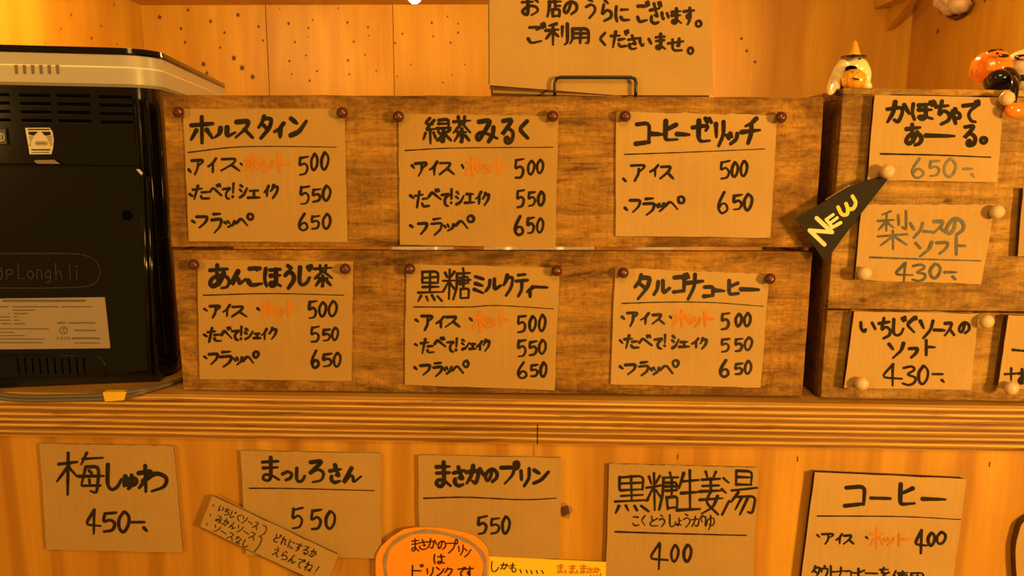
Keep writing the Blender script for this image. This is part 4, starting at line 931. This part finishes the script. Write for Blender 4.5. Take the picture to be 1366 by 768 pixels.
bm = BM(); blob(bm, dp(1339, 74.5, -.0205), (.0055, .002, .0019), seg=12); blob(bm, dp(1330.5, 71.3, -.0175), (.0016, .0012, .0012), seg=10); obj('painted_face', bm, M_gloss, t)
bm = BM(); blob(bm, Vector((dp(1330, 112).x, yd - .008, z0 + .0095)), (.0175, .016, .0155)); blob(bm, dp(1333, 104, -.016), (.0115, .010, .0090)); o = obj('body', bm, M_gloss, t); remesh(o, .0012)
arm = [dp(1342, 101, -.012), dp(1350, 105, -.026), dp(1353.5, 113, -.040), dp(1353, 124, -.044), dp(1350.5, 136, -.046)]
bm = BM(); sweep(bm, catmull([tuple(p) for p in arm], 5), .0038, 12); sweep(bm, [dp(1344, 102, -.013), dp(1358, 104, -.014), dp(1376, 103, -.012)], .0036, 12); obj('arm', bm, M_gloss, t, smooth=True)
bm = BM(); h = dp(1354, 147, -.049); blob(bm, h, (.0105, .0055, .0075))
for k, dx in enumerate((.004, .009, .013)): blob(bm, h + Vector((dx, -.001, -.002 + .003*k)), (.0045, .0035, .0032), seg=12)
o = obj('hand', bm, M_pump, t); remesh(o, .0010)
# ivory figure next to it
t = thing('ivory_figure', (dp(1376, 118).x, yd + .012, z0), 'ivory figurine with dark open mouth beside the pumpkin doll, cut off by the frame', 'figurine')
bm = BM(); q = dp(1376, 84, .012); blob(bm, q, (.0265, .017, .0150)); blob(bm, Vector((q.x, yd + .012, z0 + .014)), (.019, .014, .0145)); o = obj('body', bm, M_ivory, t); remesh(o, .0016)
bm = BM(); blob(bm, dp(1366, 76.5, -.0035), (.010, .003, .0032), seg=16); obj('mouth', bm, M_gloss, t)
bm = BM(); blob(bm, dp(1366, 77.2, -.0058), (.0055, .002, .0016), seg=12); obj('tongue', bm, M_pink, t)

# ================================================================== NICHE FITTINGS
# corner shelf with a triangular bracket
a = atY(1165, 12, YB); zs = a.z
t = thing('corner_shelf', (a.x + .05, YB - .06, zs), 'small wooden shelf with a triangular bracket in the corner above the pumpkin doll', 'shelf')
bm = BM(); box(bm, (a.x, YB - .16, zs), (xr - .060, YB - .0005, zs + .018)); obj('shelf_board', bm, M_plyside, t, bevel=.001)
q0, q1 = atY(1184, 12, YB), atY(1182, 41, YB)
bm = BM(); prism(bm, [Vector((q0.x, YB - .0006, q0.z - .0003)), Vector((q0.x, YB - .0006, q1.z)), Vector((q0.x, YB - .10, q0.z - .0003))], Vector((.012, 0, 0))); obj('bracket', bm, M_plyside, t)
# pale crumpled ornament on the right wall
t = thing('paper_ornament', tuple(atX(1272, 8, xr)), 'pale crumpled ornament fixed high on the side wall above the pumpkin doll', 'ornament')
bm = BM()
for x, y, r in ((1258, 2, .020), (1268, 9, .019), (1280, 6, .021), (1272, -4, .024), (1262, -8, .02)):
    p = atX(x, y, xr - .025); blob(bm, p, (r*.8, r, r*.75), seg=12)
for v_ in bm.verts: v_.co += Vector((random.uniform(-1, 1), random.uniform(-1, 1), random.uniform(-1, 1)))*.0025
obj('crumpled_body', bm, M_plaster, t, smooth=True)
bm = BM(); sweep(bm, [atX(x, y, xr - .004) for x, y in ((1256, 10), (1266, 18), (1276, 22), (1286, 17), (1291, 5))], .007, 10); obj('dark_rim', bm, M_core, t, smooth=True)
# niche bulb, and added unseen bulbs that brighten the niche
def lamp(px, py, y, label, bm_=None, zt=None):
    zt = zt or zc
    p = atY(px, py, y)
    t = thing('ceiling_lamp', (p.x, y, zt), label, 'lamp', 'niche lamps')
    bm = BM(); lathe(bm, [(.011, zt), (.011, p.z + .028), (.014, p.z + .026), (.014, p.z + .012)], (p.x, y, 0), 'Z', 20); obj('lamp_holder', bm, M_blackm, t, smooth=True)
    bm = BM(); blob(bm, p, (.012, .012, .012), seg=16); obj('bulb', bm, bm_ or M_fillbulb, t, smooth=True)
    return t
lamp(553, -5, .52, 'small glowing bulb under the niche ceiling to the left of the large sign', plain('bulb_glass_dim', (1, .9, .7), .2, emit=(1.0, .56, .15), strength=BULB*.16))
for xx, yy2, zz, zt, w_ in ((-.60, .34, zc - .055, zc, 'above the coffee machine, just over the frame'), (.40, .20, zc - .055, zc + .22, 'over the pale crate, just above the frame')):
    r = M.inverted() @ Vector((xx, yy2, zz))
    lamp(W/2 + F*r.x/-r.z, H/2 - F*r.y/-r.z, yy2, 'added unseen bulb under the niche ceiling ' + w_, None, zt)
# things standing behind the stacked crates, glimpsed through the gap between them
for x0, x1, lab in ((515, 600, 'white ware behind the gap in the stacked crates, under the middle card'), (640, 800, 'white ware behind the gap in the stacked crates, beside the middle card'), (850, 905, 'pale ware behind the gap in the stacked crates, under the torn-topped card')):
    ya = .48; pa, pb = atY(x0, 331, ya), atY(x1, 331, ya); r = (pb.x - pa.x)/2; zt = pa.z
    t = thing('storage_jar', ((pa.x + pb.x)/2, ya + r, 0), lab, 'jar', 'ware behind the crates')
    bm = BM(); lathe(bm, [(r*.9, 0.0), (r, .006), (r, zt + .012), (r*.8, zt + .02)], ((pa.x + pb.x)/2, ya + r, 0), 'Z', 32); obj('jar_body', bm, M_white, t, smooth=True)
    bm = BM(); lathe(bm, [(r*.82, zt + .0202), (r*.86, zt + .024), (r*.86, zt + .034), (r*.8, zt + .037)], ((pa.x + pb.x)/2, ya + r, 0), 'Z', 32); obj('jar_lid', bm, M_white, t, smooth=True)
